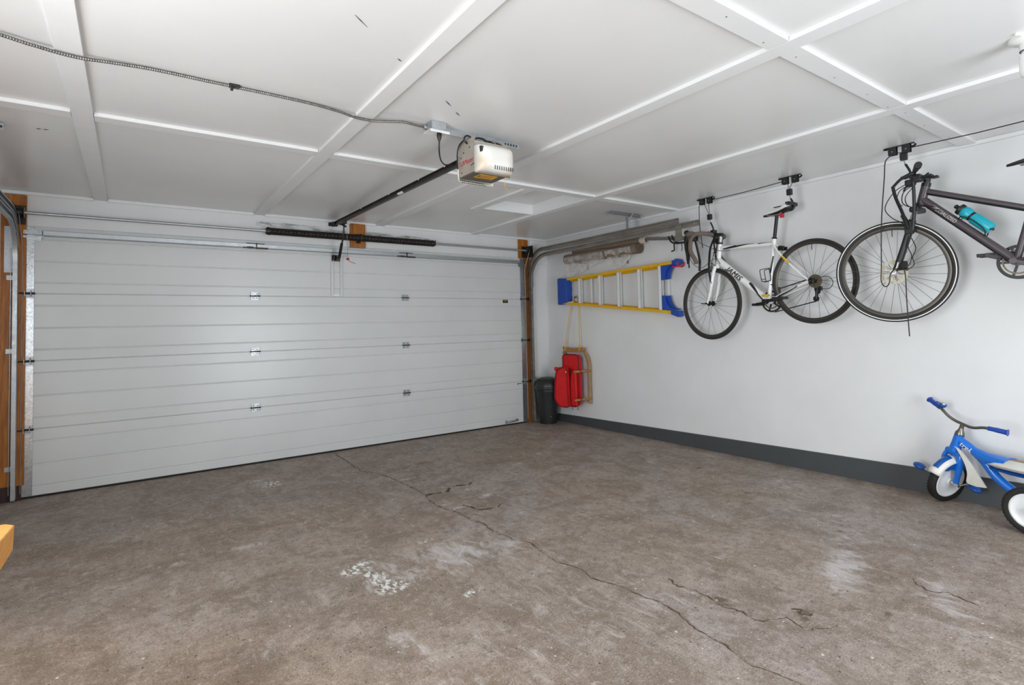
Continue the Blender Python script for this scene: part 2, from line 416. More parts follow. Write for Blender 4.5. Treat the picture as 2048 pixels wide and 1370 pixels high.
# ------------------------------------------------------------------ the room
H = 2.411; XR = 5.236; XL = -.5; YW = .012
def build_floor():
    xs = np.arange(XL-.05, XR+.06, .016); ys = np.arange(BACK-.05, .35, .016)
    X, Y = np.meshgrid(xs, ys); nx, ny = len(xs), len(ys)
    st = np.zeros_like(X); pa = np.zeros_like(X); wh = np.zeros_like(X)
    def blob(a, x, y, rx, ry, ang, k):
        c, s = math.cos(ang), math.sin(ang); dx, dy = X-x, Y-y
        u = (dx*c+dy*s)/rx; v = (-dx*s+dy*c)/ry
        np.maximum(a, k*np.exp(-(u*u+v*v)), out=a)
    # brown tyre-worn stains, pale scuffed patches and the white spilled paint
    for q in STAINS: blob(st, *q)
    for q in PALE: blob(pa, *q)
    for q in WHITE: blob(wh, *q)
    Z = np.zeros_like(X)
    co = np.stack([X, Y, Z], -1).reshape(-1, 3)
    me = bpy.data.meshes.new('floor'); me.vertices.add(nx*ny); me.vertices.foreach_set('co', co.ravel().astype(np.float32))
    i = np.arange(nx*ny).reshape(ny, nx)
    q = np.stack([i[:-1, :-1], i[:-1, 1:], i[1:, 1:], i[1:, :-1]], -1).reshape(-1, 4)
    me.loops.add(q.size); me.polygons.add(len(q))
    me.loops.foreach_set('vertex_index', q.ravel()); me.polygons.foreach_set('loop_start', np.arange(len(q))*4); me.polygons.foreach_set('loop_total', np.full(len(q), 4))
    me.update(calc_edges=True)
    for n, a in (('stain', st), ('pale', pa), ('white', wh)):
        me.attributes.new(n, 'FLOAT', 'POINT').data.foreach_set('value', a.ravel().astype(np.float32))
    me.materials.append(MT['floor'])
    o = bpy.data.objects.new('floor', me); COL.objects.link(o); struct(o, 'worn brown grey concrete garage floor with cracks', 'floor')
    # cracks: ragged ribbons set into the slab
    def crack(name, pts, w, m, jit=.012, z=.0011, n=10):
        P = [(x, y) for x, y in pts]; out = []
        for a, b in zip(P[:-1], P[1:]):
            L = math.hypot(b[0]-a[0], b[1]-a[1]); k = max(2, int(L/.012))
            for j in range(k):
                t = j/k; out.append((a[0]+(b[0]-a[0])*t, a[1]+(b[1]-a[1])*t))
        out.append(P[-1])
        vs = []; fs = []; sd = random.random()*50
        for j, (x, y) in enumerate(out):
            p0 = out[max(0, j-1)]; p1 = out[min(len(out)-1, j+1)]
            tx, ty = p1[0]-p0[0], p1[1]-p0[1]; L = math.hypot(tx, ty) or 1; nx_, ny_ = -ty/L, tx/L
            off = jit*(mnoise.noise(V((x*9, y*9, sd)))+.7*mnoise.noise(V((x*30, y*30, sd)))+.6*mnoise.noise(V((x*75, y*75, sd))))
            ww = w*max(.03, .34+1.5*mnoise.noise(V((x*14, y*14, sd+9)))+.9*mnoise.noise(V((x*45, y*45, sd+3)))+.35*random.random())
            if j in (0, len(out)-1): ww = .0004
            vs += [(x+nx_*(off+ww/2), y+ny_*(off+ww/2), z), (x+nx_*(off-ww/2), y+ny_*(off-ww/2), z)]
            if j: k = len(vs); fs.append((k-4, k-3, k-1, k-2))
        mb = MB(); mb.add(vs, fs); r = mb.build(name, m, o, smooth=0); return r
    for pts, w, kind in CRACKS:
        if kind == 'crack':
            crack('crack', pts, w, MT['crack'])
            if len(pts) > 9: crack('crumbled_edge', [(x+.006, y) for x, y in pts], w*1.1, MT['crackedge'], z=.0007)
        else: crack('stain_line', pts, w, MT['oil'], jit=.02)
    return o
def build_shell():
    # ceiling sheet with the hatch opening
    hx0, hx1, hy0, hy1 = 3.42, 4.04, -2.05, -1.25
    mb = MB()
    x0, x1, y0, y1 = XL-.1, XR+.1, BACK-.1, .12
    for a in ((x0, hx0, y0, y1), (hx1, x1, y0, y1), (hx0, hx1, y0, hy0), (hx0, hx1, hy1, y1)):
        mb.bb(a[0], a[1], a[2], a[3], H, H+.05)
    ce = struct(mb.build('ceiling', MT['ceiling'], None, smooth=0), 'white glossy painted ceiling of board panels', 'ceiling')
    mb = MB(); t = .02
    e_ = .003
    mb.bb(hx0-t, hx0+e_, hy0-t, hy1+t, H+.001, H+.095).bb(hx1-e_, hx1+t, hy0-t, hy1+t, H+.001, H+.095).bb(hx0, hx1, hy0-t, hy0+e_, H+.001, H+.095).bb(hx0, hx1, hy1-e_, hy1+t, H+.001, H+.095)
    mb.build('hatch_lining', MT['trim'], ce, smooth=0)
    MB().bb(hx0-.02, hx1+.02, hy0-.02, hy1+.02, H+.095, H+.11).build('hatch_panel', MT['ceiling'], ce, smooth=0)
    # scuffs on the ceiling
    for a, b, w in SCUFFS:
        d = (V(b)-V(a)); MB().tube([a, V(a)+d*.4, b], [.0008, w, .0006], 5).build('scuff_mark', MT['ink'], ce)
    # battens
    bw = .0456; n = [0]
    def batten(x0, x1, y0, y1, lab, th=.019):
        n[0] += 1
        o = MB().bb(x0, x1, y0, y1, H-th, H+.001).build('trim_%d' % n[0], MT['trim'], None, smooth=0, bevel=.0012)
        return struct(o, lab, 'batten')
    XB = [.4208, 1.6523, 2.875, 4.0861]; YB = [-2.138, -4.5238, -6.91]
    nm = ['leftmost', 'second from the left', 'third from the left', 'rightmost']
    for x, s in zip(XB, nm): batten(x-bw, x+bw, BACK, YW-.002, 'long white ceiling batten running to the garage door, '+s)
    edges = [XL]+XB+[XR]
    for y, rn in zip(YB, ('nearest the garage door', 'in front of the bike hoists', 'at the rear')):
        for i, (a, b) in enumerate(zip(edges[:-1], edges[1:])):
            g0 = .0012 if i == 0 else bw+random.uniform(.0008, .003); g1 = .0012 if i == 4 else bw+random.uniform(.0008, .003)
            batten(a+g0, b-g1, y-bw, y+bw, 'short white cross batten on ceiling bay %s, row %s' % (('left of all long battens', 'between first and second long battens', 'between second and third long battens', 'between third and fourth long battens', 'beside the right wall')[i], rn), .0186)
    batten(hx0-.09, hx0-.002, hy0-.03, hy1+.06, 'short white batten along left edge of the ceiling hatch', .016)
    batten(hx0-.002, hx1, hy1+.002, hy1+.02, 'thin white strip along the far edge of the ceiling hatch', .006)
    # screw dots on the cross batten by the hoists
    mb = MB()
    for x in (2.45, 2.75, 2.99, 3.35, 3.7, 3.99, 4.17, 4.5, 4.9): yy = -4.52+random.uniform(-.02, .02); mb.cyl((x, yy, H-.0196), (x, yy, H-.018), .003, n=8)
    mb.build('screw_heads', MT['ink'], ce, kind='stuff')
    # cornice strips
    def strip(nme, x0, x1, y0, y1, lab):
        return struct(MB().bb(x0, x1, y0, y1, H-.028, H).build(nme, MT['trim'], None, smooth=0, bevel=.004), lab, 'moulding')
    segs = [XL]+XB+[XR]
    for i, (a, b) in enumerate(zip(segs[:-1], segs[1:])):
        n[0] += 1
        g0 = .0005 if i == 0 else bw+.001; g1 = .025 if i == 4 else bw+.001
        strip('trim_%d' % n[0], a+g0, b-g1, YW-.02, YW, 'white cornice strip over the garage door, ' + ('far left length', 'second length from left', 'third length from left', 'fourth length from left', 'length by the right wall')[i])
    n[0] += 1; strip('trim_%d' % n[0], XR-.022, XR, BACK, YW, 'long white cornice strip along the top of the right wall')
    # walls
    mb = MB(); mb.bb(XL-.1, XR+.1, YW, YW+.14, 2.14, H+.05).bb(XL-.1, -.085, YW, YW+.14, -.05, 2.14).bb(4.85, XR+.1, YW, YW+.14, -.05, 2.14)
    struct(mb.build('wall_far', MT['wall'], None, smooth=0), 'white wall around and above the garage door')
    n[0] += 1
    struct(MB().bb(4.94, XR, YW-.022, YW, 2.065, H-.03).build('trim_%d' % n[0], MT['wall'], None, smooth=0, bevel=.002), 'white header board end above the right door track', 'board')
    struct(MB().bb(XR, XR+.1, BACK-.1, YW+.1, -.05, H+.05).build('wall_right', MT['wall'], None, smooth=0), 'white painted right wall with the hanging bicycles')
    mb = MB(); mb.bb(XL-.1, XL, BACK-.1, WIN[0], -.05, H+.05).bb(XL-.1, XL, WIN[1], YW+.1, -.05, H+.05).bb(XL-.1, XL, WIN[0], WIN[1], -.05, WIN[2]).bb(XL-.1, XL, WIN[0], WIN[1], WIN[3], H+.05)
    struct(mb.build('wall_left', MT['wall'], None, smooth=0), 'white left wall with a window, beside the camera')
    mb = MB(); mb.bb(XL-.1, DOR[0], BACK-.1, BACK, -.05, H+.05).bb(DOR[1], XR+.1, BACK-.1, BACK, -.05, H+.05).bb(DOR[0], DOR[1], BACK-.1, BACK, DOR[3], H+.05)
    struct(mb.build('wall_rear', MT['wall'], None, smooth=0), 'white rear wall behind the camera with an open doorway')
    y0, y1, z0, z1 = WIN; mb = MB()
    for a in ((y0, y1, z0, z0+.05), (y0, y1, z1-.05, z1), (y0, y0+.05, z0, z1), (y1-.05, y1, z0, z1), ((y0+y1)/2-.02, (y0+y1)/2+.02, z0, z1)): mb.bb(XL-.07, XL-.02, *a)
    struct(mb.build('window_1', MT['trim'], None, smooth=0), 'white framed daylight window in the left wall', 'window')
    x0, x1, z0, z1 = DOR; mb = MB()
    mb.bb(x0-.07, x0, BACK, BACK+.02, 0, z1+.07).bb(x1, x1+.07, BACK, BACK+.02, 0, z1+.07).bb(x0, x1, BACK, BACK+.02, z1, z1+.07)
    struct(mb.build('door_1', MT['trim'], None, smooth=0), 'white casing of the open doorway behind the camera', 'door')
    # charcoal curb, higher towards the camera
    mb = MB(); t = .012
    def zt(y): return .088-.0192*y
    vs = []
    for y in (YW-.005, BACK+.01):
        vs += [(XR, y, .0), (XR-t, y, .0), (XR-t, y, zt(y)), (XR, y, zt(y)+.004)]
    mb.add(vs, [(0, 1, 2, 3), (4, 7, 6, 5), (1, 5, 6, 2), (3, 2, 6, 7), (0, 3, 7, 4)])
    struct(mb.build('baseboard_right', MT['base'], None, smooth=0), 'charcoal painted curb along foot of the right wall', 'baseboard')
    # orange door frame timbers
    n[0] += 1; b1 = MB().bb(-.192, -.043, -.022, YW, .115, 2.375)
    struct(b1.build('trim_%d' % n[0], MT['orange'], None, smooth=0, bevel=.002), 'varnished orange wood jamb board left of the garage door', 'board')
    n[0] += 1
    struct(MB().bb(-.23, -.06, -.02, YW, 0, .113).build('trim_%d' % n[0], MT['brownwood'], None, smooth=0), 'stained wooden block, coloured dark for shade, under the left jamb board', 'board')
    n[0] += 1
    struct(MB().bb(4.757, 4.9, -.022, YW, 2.135, 2.376).build('trim_%d' % n[0], MT['orange'], None, smooth=0, bevel=.002), 'varnished orange wood plate above the right door corner', 'board')
    n[0] += 1
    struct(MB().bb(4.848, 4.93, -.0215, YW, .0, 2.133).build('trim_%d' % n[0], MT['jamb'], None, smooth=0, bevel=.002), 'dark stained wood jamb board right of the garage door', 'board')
    n[0] += 1
    struct(MB().bb(2.54, 2.70, -.03, YW, 2.13, 2.386).build('trim_%d' % n[0], MT['orange'], None, smooth=0, bevel=.002), 'orange wood block behind the middle of the torsion spring', 'board')
    # oil flung on the header by the spring
    m = NT('oil_splatter'); f = m.noise(14, 5, .7, stretch=(.5, 1, 2.2)); m.set(col=srgb('6c6864'), rough=.6, alpha=m.ramp(f, [(.44, (0,)*3), (.68, (.6,)*3)]))
    pts = [(1.62, 2.315, .02), (1.85, 2.306, .03), (2.2, 2.30, .028), (2.5, 2.295, .02)]
    for pp in (pts, [(2.72, 2.30, .018), (2.95, 2.29, .028), (3.3, 2.285, .022), (3.5, 2.285, .01)]):
        mb = MB(); vs = []
        for x, z, h in pp: vs += [(x, YW-.001, z-h), (x, YW-.001, z+h)]
        mb.add(vs, [(2*i, 2*i+1, 2*i+3, 2*i+2) for i in range(len(pp)-1)])
        mb.build('oil_splatter', m.m, bpy.data.objects['wall_far'], smooth=0)

# ------------------------------------------------------------------ garage door
def build_door():
    d = thing('garage_door', 'white ribbed sectional overhead garage door with steel hinges', 'garage door', (2.385, 0, 0))
    S = .5335; X0, X1 = -.065, 4.838; T = .044
    for k in range(4):
        z0 = k*S+(.016 if k == 0 else .0018); z1 = (k+1)*S-.0018
        prof = [(T, z0), (.004, z0), (0, z0+.004)]
        for fr in (.164, .485, .82):
            zc = k*S+S*fr; prof += [(0, zc-.0075), (.0048, zc-.001), (.0048, zc+.001), (0, zc+.0075)]
        prof += [(0, z1-.004), (.004, z1), (T, z1)]
        mb = MB(); mb.prism(prof, lambda a, b, t: (t, a, b), X0, X1)
        p = mb.build('panel', MT['door'], d, smooth=0)
        # steel end stiles
        for xa, xb in ((X0-.004, .004), (4.772, X1+.004)):
            m2 = MB(); m2.bb(xa, xb, -.0045, .0, z0+.004, z1-.004); e = m2.build('end_stile', MT['stile'], p, smooth=0, bevel=.001)
            m3 = MB(); r = random.Random(k*7+int(xa))
            for q in range(34):
                xx = r.choice((xa+.018, xb-.014, (xa+xb)/2+r.uniform(-.012, .012))); zz = z0+.03+r.random()*(z1-z0-.06)
                m3.cyl((xx, -.0052, zz), (xx, -.0044, zz), .0024, n=6)
            m3.build('rivet_holes', MT['ink'] if k > 1 else MT['galv'], p, kind='stuff')
    for z in (S, 2*S, 3*S): MB().bb(X0, X1, .012, .04, z-.01, z+.01).build('tongue', MT['door'], d, smooth=0)
    MB().bb(X0, X1, .004, .04, .0005, .0165).build('bottom_seal', MT['seal'], d, smooth=0)
    # centre hinges
    def hinge(x, z, w, parts, wide):
        h = empty('hinge', (0, 0, 0), parts)
        for s in (-1, 1):
            m = MB(); zc = z+s*.020
            yo = -.0085 if wide else -.0035
            m.bb(x-w/2, x+w/2, yo, -.0005, zc-.017, zc+.017); m.bb(x-w/2, x-w/2+.003, -.016, -.0035, zc-.014, zc+.014); m.bb(x+w/2-.003, x+w/2, -.016, -.0035, zc-.014, zc+.014)
            m.build('leaf', MT['galv'], h, smooth=0)
            m = MB()
            for q in (-1, 1): m.cyl((x+q*w*.25, yo-.004, zc), (x+q*w*.25, yo, zc), .005, n=6)
            m.build('bolt_heads', MT['darksteel'], h, kind='stuff')
        MB().cyl((x-w/2-.008, -.016, z), (x+w/2+.008, -.016, z), .009 if wide else .006, n=10).build('pin', MT['darksteel'], h)
        if wide:
            s = -1 if x < 1 else 1
            MB().cyl((x+s*w/2, -.03, z), (x+s*(w/2+.05), -.03, z), .005, n=8).cyl((x+s*(w/2+.028), -.03, z), (x+s*(w/2+.046), -.03, z), .019, n=14).build('roller', MT['darksteel'], h)
            MB().bb(x-w*.3, x+w*.3, -.042, -.014, z-.022, z-.019).bb(x-w*.3, x-w*.3+.003, -.042, -.004, z-.022, z+.016).bb(x+w*.3-.003, x+w*.3, -.042, -.004, z-.022, z+.016).build('roller_bracket', MT['galv'], h, smooth=0)
    for z in (S, 2*S, 3*S):
        for x in (1.607, 3.159): hinge(x, z, .072, d, False)
        for x in (-.03, 4.805): hinge(x, z, .066, d, True)
    # top strut: hat channel
    prof = [(-.006, 2.058), (-.052, 2.064), (-.052, 2.096), (-.006, 2.104), (-.002, 2.104), (-.002, 2.058)]
    MB().prism(prof, lambda a, b, t: (t, a, b), .06, 4.742).build('strut', MT['galv'], d, smooth=0)
    MB().bb(-.062, .05, -.03, -.0045, 2.04, 2.056).bb(-.062, .045, -.012, -.0045, 2.02, 2.04).bb(-.062, .05, -.03, -.026, 2.07, 2.1).build('top_bracket', MT['stile'], d, smooth=0)
    MB().bb(4.74, 4.84, -.03, -.0045, 2.04, 2.056).bb(4.75, 4.84, -.012, -.0045, 2.02, 2.1).build('top_bracket', MT['stile'], d, smooth=0)
    for x in (1.607, 3.159):
        MB().bb(x-.11, x+.11, -.06, -.053, 2.056, 2.066).bb(x-.08, x+.08, -.06, -.05, 2.098, 2.104).bb(x-.075, x-.02, -.064, -.06, 2.052, 2.07).bb(x-.0, x+.11, -.064, -.06, 2.05, 2.062).bb(x+.005, x+.012, -.066, -.05, 2.05, 2.108).build('strut_clip', MT['darksteel'], d, smooth=0)
    # opener reinforcement uprights
    for x in (2.336, 2.43):
        MB().bb(x-.004, x+.022, -.006, -.0005, 1.604, 2.056).bb(x-.004, x-.001, -.03, -.006, 1.604, 2.056).bb(x+.019, x+.022, -.018, -.006, 1.604, 2.056).build('reinforcing_angle', MT['alu'], d, smooth=0)
    MB().bb(2.352, 2.434, -.012, -.0005, 1.612, 1.628).build('cross_tie', MT['alu'], d, smooth=0)
    MB().bb(2.345, 2.36, -.06, -.005, 1.985, 2.03).bb(2.375, 2.392, -.06, -.005, 1.985, 2.03).bb(2.335, 2.43, -.011, -.005, 1.975, 2.04).cyl((2.335, -.05, 2.008), (2.405, -.05, 2.008), .006).build('arm_bracket', MT['darksteel'], d)
    # maker's plate and lift handle
    MB().bb(4.494, 4.572, -.004, -.0003, 1.548, 1.588).build('nameplate', MT['black'], d, smooth=0, bevel=.001)
    MB().bb(4.512, 4.556, -.0046, -.0036, 1.574, 1.578).bb(4.506, 4.56, -.0046, -.0036, 1.556, 1.558).build('nameplate_print', MT['labelyellow'], d, smooth=0)
    m = MB(); m.tube(smoothp([(4.50, -.002, .045), (4.51, -.03, .045), (4.58, -.034, .05), (4.66, -.03, .055), (4.67, -.002, .055)], 4), .010, 8); m.box((4.503, -.003, .045), (.03, .004, .035)); m.box((4.668, -.003, .055), (.03, .004, .035))
    m.build('lift_handle', MT['stile'], d)
    MB().cyl((4.70, -.003, .508), (4.76, -.003, .512), .004, n=6).cyl((4.7, -.006, .508), (4.7, .0, .508), .008, n=8).build('lock_slot', MT['ink'], d)

def build_spring():
    t = thing('torsion_spring', 'dark oily torsion spring on steel shaft above the garage door', 'spring', (2.385, -.09, 2.225))
    Y, Z = -.092, 2.225
    MB().cyl((-.06, Y, Z), (4.84, Y, Z), .0127, n=16).build('shaft', MT['galv'], t)
    for x0, x1 in ((1.72, 2.612), (2.63, 3.47)):
        n = int((x1-x0)/.0082); k = 14
        pts = [(x0+(x1-x0)*i/(n*k), Y+.031*math.cos(2*math.pi*i/k), Z+.031*math.sin(2*math.pi*i/k)) for i in range(n*k+1)]
        MB().tube(pts, .0047, 5).build('coil', MT['spring'], t)
    for x, s in ((1.72, -1), (3.47, 1)):
        MB().lathe([(.036, -.012), (.039, .0), (.036, .012), (.03, .03)], (x, Y, Z), (s, 0, 0), 18).cyl((x+s*.02, Y-.03, Z+.02), (x+s*.02, Y-.045, Z+.03), .006, n=6).build('winding_cone', MT['spring'], t)
    MB().bb(2.595, 2.645, -.034, -.030, 2.175, 2.275).bb(2.617, 2.625, -.13, -.034, 2.185, 2.265).cyl((2.61, Y, Z), (2.632, Y, Z), .0365, n=18).build('centre_bracket', MT['darksteel'], t)
    for x, s in ((-.077, 1), (4.845, -1)):
        MB().lathe([(.052, -.03), (.052, -.024), (.038, -.02), (.036, .02), (.044, .026), (.044, .03)], (x, Y, Z), (s, 0, 0), 20).build('cable_drum', MT['blackm'], t)
        MB().bb(x-s*.035-.003, x-s*.035+.003, -.15, -.022, 2.14, 2.29).bb(x-.05, x+.03, -.026, -.022, 2.14, 2.29).build('end_bearing_plate', MT['darksteel'], t, smooth=0)
        MB().tube([(x+.0, Y-.038, Z), (x+s*.01, -.028, 2.0), (x+s*.012, -.025, .05)], .0022, 5).build('lift_cable', MT['galv'], t)

def track(name, label, X, s, mat):
    """s = direction of the open side; runs up the jamb, bends and goes back along the wall"""
    t = thing(name, label, 'track', (X, -.06, 0))
    w, h, th = .027, .052, .0022
    # C channel: web at lateral 0, flanges toward the open side, curled lips
    prof = [(0, -h/2), (w, -h/2), (w, -h/2+.010), (w-th, -h/2+.010), (w-th, -h/2+th), (th, -h/2+th), (th, h/2-th), (w-th, h/2-th), (w-th, h/2-.010), (w, h/2-.010), (w, h/2), (0, h/2)]
    def place(a, b, lat): return (X-s*.012+s*lat, a, b)
    lo = [(-.062, .02), (-.062, .9), (-.062, 1.5), (-.062, 1.84)]+[(y, z) for y, z in arc((-.372, 1.84), .31, 0, 90, 14)][1:]+[(-1.2, 2.156), (-2.63, 2.166)]
    hi = [(-.062, 1.955)]+[(y, z) for y, z in arc((-.312, 1.97), .25, 0, 90, 12)]+[(-1.2, 2.219), (-2.405, 2.220)]
    MB().sweep(lo, prof, place).build('lower_rail', mat, t, smooth=25)
    MB().sweep(hi, prof, place).build('upper_rail', mat, t, smooth=25)
    # wall angle along the jamb
    MB().bb(X-s*.03-.002, X-s*.03+.002, -.036, -.0225, .05, 1.95).build('jamb_angle', MT['galv'], t, smooth=0)
    for z in (.25, 1.15, 1.72):
        MB().bb(min(X-s*.012, X-s*.055), max(X-s*.012, X-s*.055), -.032, -.0235, z-.018, z+.018).bb(X-s*.012-.002, X-s*.012+.002, -.05, -.026, z-.018, z+.018).cyl((X-s*.04, -.04, z), (X-s*.04, -.03, z), .006, n=6).build('track_bracket', MT['galv'], t, smooth=0)
    MB().bb(min(X-s*.016, X-s*.07), max(X-s*.016, X-s*.07), -.03, -.0235, 1.76, 2.12).bb(X-s*.016-.002, X-s*.016+.002, -.09, -.03, 1.78, 2.09).build('flag_bracket', MT['galv'], t, smooth=0)
    # end tab
    MB().bb(X-.002, X+.002, -2.445, -2.37, 2.03, 2.19).bb(X-.03, X+.004, -2.445, -2.37, 2.026, 2.031).build('end_tab', mat, t, smooth=0)
    MB().cyl((X-s*.012, -2.585, 2.165), (X+s*.0, -2.585, 2.165), .010, n=8).cyl((X-s*.012, -2.61, 2.163), (X+s*.0, -2.61, 2.163), .005, n=8).build('end_bolt', MT['galv'], t, smooth=0)
    # perforated hanger
    xa, xb = (X-.27, X+.21) if X > 1 else (X-.26, X+.165)
    m = MB(); y = -1.775; npc = 22
    m.bb(xa, xb, y-.016, y+.016, H-.004, H-.0005); m.bb(xa, xb, y+.013, y+.016, H-.036, H-.004)
    m.build('ceiling_angle', MT['galv'], t, smooth=0)
    m = MB()
    for i in range(npc):
        xx = xa+(xb-xa)*(i+.5)/npc; m.bb(xx-.005, xx+.005, y+.0125, y+.0131, H-.027, H-.014)
    m.build('slot_holes', MT['ink'], t, smooth=0, kind='stuff')
    m = MB(); m.bb(X-.002, X+.002, y-.004, y+.03, 2.235, H-.03).bb(X-.002, X+.03, y+.028, y+.032, 2.235, H-.03)
    m.bar((X, y+.01, 2.30), (X+.03, y-.045, H-.01), .022, .003); m.build('hanger_leg', MT['galv'], t, smooth=0)
    m = MB()
    for i in range(7): m.bb(X-.0028, X-.002, y+.008, y+.016, 2.25+i*.02, 2.26+i*.02)
    m.build('slot_holes', MT['ink'], t, smooth=0, kind='stuff')
    return t

# ------------------------------------------------------------------ door opener
def build_opener():
    t = thing('garage_door_opener', 'ceiling hung door opener with white light cover and dark rail', 'door opener', (2.352, -2.97, 2.14))
    x0, x1, y0, y1, z0, z1 = 2.238, 2.466, -3.06, -2.88, 2.142, 2.325
    MB().bb(x0, x1, y0, y1, z0+.006, z1).bb(x0+.0015, x0+.004, y0+.002, y1-.002, z1-.02, z1+.027).build('housing', MT['motor'], t, smooth=0, bevel=.003)
    MB().bb(x0+.004, x1-.002, y0+.001, y1-.001, z0, z0+.008).build('base_plate', MT['motordark'], t, smooth=0, bevel=.002)
    def lens(name, ya, yb, s, parent, zo=-.004, zh=.162):
        # curved white cover, bulging away from the housing
        m = MB(); N = 14; K = 12
        def fn(u, v):
            x = x0-.004+(x1-x0+.016)*u; z = z0+zo+zh*v
            e = (1-abs(2*u-1)**5)**.5; g = (1-abs(2*v-1)**4)**.5
            return V((x, ya+s*(yb*max(e, .0)*max(g, .0)), z))
        m.grid(fn, 28, 16)
        o = m.build(name, MT['lens'], parent, smooth=60, solid=.003)
        return o
    l = lens('light_cover', y0, .082, -1, t)
    m = MB()
    for i in range(9):
        xx = x0+.085+i*.0155; m.bar((xx, y0-.078, z0+.03), (xx+.008, y0-.066, z0+.012), .0042, .006)
    m.build('vent_slots', MT['ink'], l, kind='stuff', smooth=0)
    m = MB(); a = x0+.004; m.prism([(a, z1-.082), (a+.016, z1-.076), (a+.021, z1-.064), (a+.016, z1-.052), (a, z1-.048)], lambda p, q, r: V((p, r, q)), y0-.0625, y0-.03); m.build('finger_hole', MT['ink'], l, smooth=0)
    l2 = lens('rear_cover', y1, .06, 1, t, -.014, .16)
    m = MB()
    for i in range(13):
        xx = x0+.03+i*.0135; m.bar((xx, y1+.04, z0+.004), (xx+.006, y1+.022, z0-.014), .004, .004)
    m.build('vent_slots', MT['ink'], l2, kind='stuff', smooth=0)
    # warning label underneath
    lb = MB().bb(2.29, 2.415, -3.03, -2.955, z0-.0012, z0+.001).build('warning_label', MT['labelyellow'], t, smooth=0)
    m = MB()
    for i in range(5):
        yy = -3.02+i*.013; m.bb(2.325, 2.405-.012*(i % 2), yy, yy+.004, z0-.0017, z0-.0011)
    m.bb(2.296, 2.316, -3.01, -2.975, z0-.0017, z0-.0011); m.build('label_print', MT['copper'], lb, smooth=0)
    # lettering on the left cheek; reading from rear to front
    text_on('LiftMaster', .042, lambda u, v, w: V((x0-.0012-w*.3, -2.966-u*.86, 2.222+v)), MT['red'], t, shear=.25)
    MB().bb(x0-.0014, x0+.001, -3.046, -3.03, 2.191, 2.196).bb(x0-.0014, x0+.001, -3.028, -3.014, 2.187, 2.192).build('small_print', MT['ink'], t, smooth=0, kind='stuff')
    m = MB()
    for y, z in ((-2.9, 2.26), (-2.905, 2.17), (-2.93, 2.285), (-3.0, 2.30)): m.bb(x0-.001, x0+.001, y-.005, y+.004, z-.005, z+.004)
    m.build('slot_marks', MT['ink'], t, smooth=0, kind='stuff')
    # rail
    def rz(y): return 2.374+.0165*y
    xr = 2.362
    MB().bar((xr, .006, rz(0)), (xr, -2.895, rz(-2.895)), .034, .005).bar((xr, .006, rz(0)-.018), (xr, -2.895, rz(-2.895)-.018), .006, .034).bar((xr, .006, rz(0)-.033), (xr, -2.895, rz(-2.895)-.033), .024, .006).build('rail', MT['darksteel'], t, smooth=0)
    m = MB()
    for y in (-.9, -1.55, -2.1, -2.5): m.cyl((xr-.018, y, rz(y)-.002), (xr-.021, y, rz(y)-.002), .006, n=8)
    m.bar((xr-.012, -1.72, rz(-1.72)-.033), (xr-.012, -1.80, rz(-1.8)-.033), .02, .012); m.build('rail_bolts', MT['alu'], t, kind='stuff')
    MB().bb(xr-.045, xr+.045, .002, .0115, 2.345, 2.38).bb(xr-.022, xr-.018, -.07, .004, 2.345, 2.38).bb(xr+.018, xr+.022, -.07, .004, 2.345, 2.38).build('header_bracket', MT['darksteel'], t, smooth=0)
    MB().cyl((xr-.02, -.075, rz(-.07)-.02), (xr+.02, -.075, rz(-.07)-.02), .024, n=14).build('chain_sprocket', MT['darksteel'], t)
    MB().bar((xr, -.27, rz(-.3)-.045), (xr, -.39, rz(-.38)-.045), .04, .03).bar((xr-.008, -.32, rz(-.3)-.06), (xr+.02, -.35, rz(-.35)-.085), .02, .02).build('trolley', MT['darksteel'], t, smooth=0, bevel=.003)
    MB().tube(smoothp([(2.37, -.33, 2.305), (2.372, -.30, 2.2), (2.372, -.225, 2.09), (2.372, -.19, 2.05)], 4), .0085, 6).bar((2.372, -.25, 2.13), (2.372, -.16, 1.99), .012, .026, (1, 0, 0)).tube(smoothp([(2.372, -.165, 2.0), (2.372, -.13, 1.985), (2.372, -.08, 2.0), (2.372, -.05, 2.008)], 4), .010, 6).build('door_arm', MT['black'], t)
    MB().tube([(2.386, -.36, 2.30), (2.387, -.372, 2.15), (2.388, -.378, 1.968)], .0022, 5).build('release_cord', MT['greypole'], t)
    MB().ball((2.388, -.379, 1.956), (.017, .014, .013), 12, 8).tube(smoothp([(2.388, -.379, 1.95), (2.41, -.39, 1.928), (2.445, -.40, 1.915), (2.455, -.40, 1.908)], 3), .0028, 5).build('release_handle', MT['red'], t)
    # hanging angle
    ya = -2.925
    MB().bb(2.06, 2.64, ya-.018, ya+.018, H-.004, H-.0005).bb(2.06, 2.64, ya-.018, ya-.014, H-.04, H-.004).build('ceiling_angle', MT['galv'], t, smooth=0)
    m = MB()
    for i in range(5):
        xx = 2.535+i*.021; m.bb(xx-.006, xx+.005, ya-.0186, ya-.0179, H-.03, H-.016)
    m.build('slot_holes', MT['ink'], t, smooth=0, kind='stuff')
    for xx in (2.27, 2.44):
        MB().bb(xx-.002, xx+.002, ya-.028, ya+.006, 2.30, H-.02).build('hanger_strap', MT['galv'], t, smooth=0)
    MB().cyl((2.40, -2.955, 2.352), (2.47, -2.955, 2.352), .017, n=12).build('capacitor', MT['copper'], t)
    MB().bb(2.30, 2.45, -2.985, -2.94, 2.326, 2.338).build('top_plate', MT['darksteel'], t, smooth=0, bevel=.002)
    # cables on top of the motor
    B = MT['blackcable']
    m = MB()
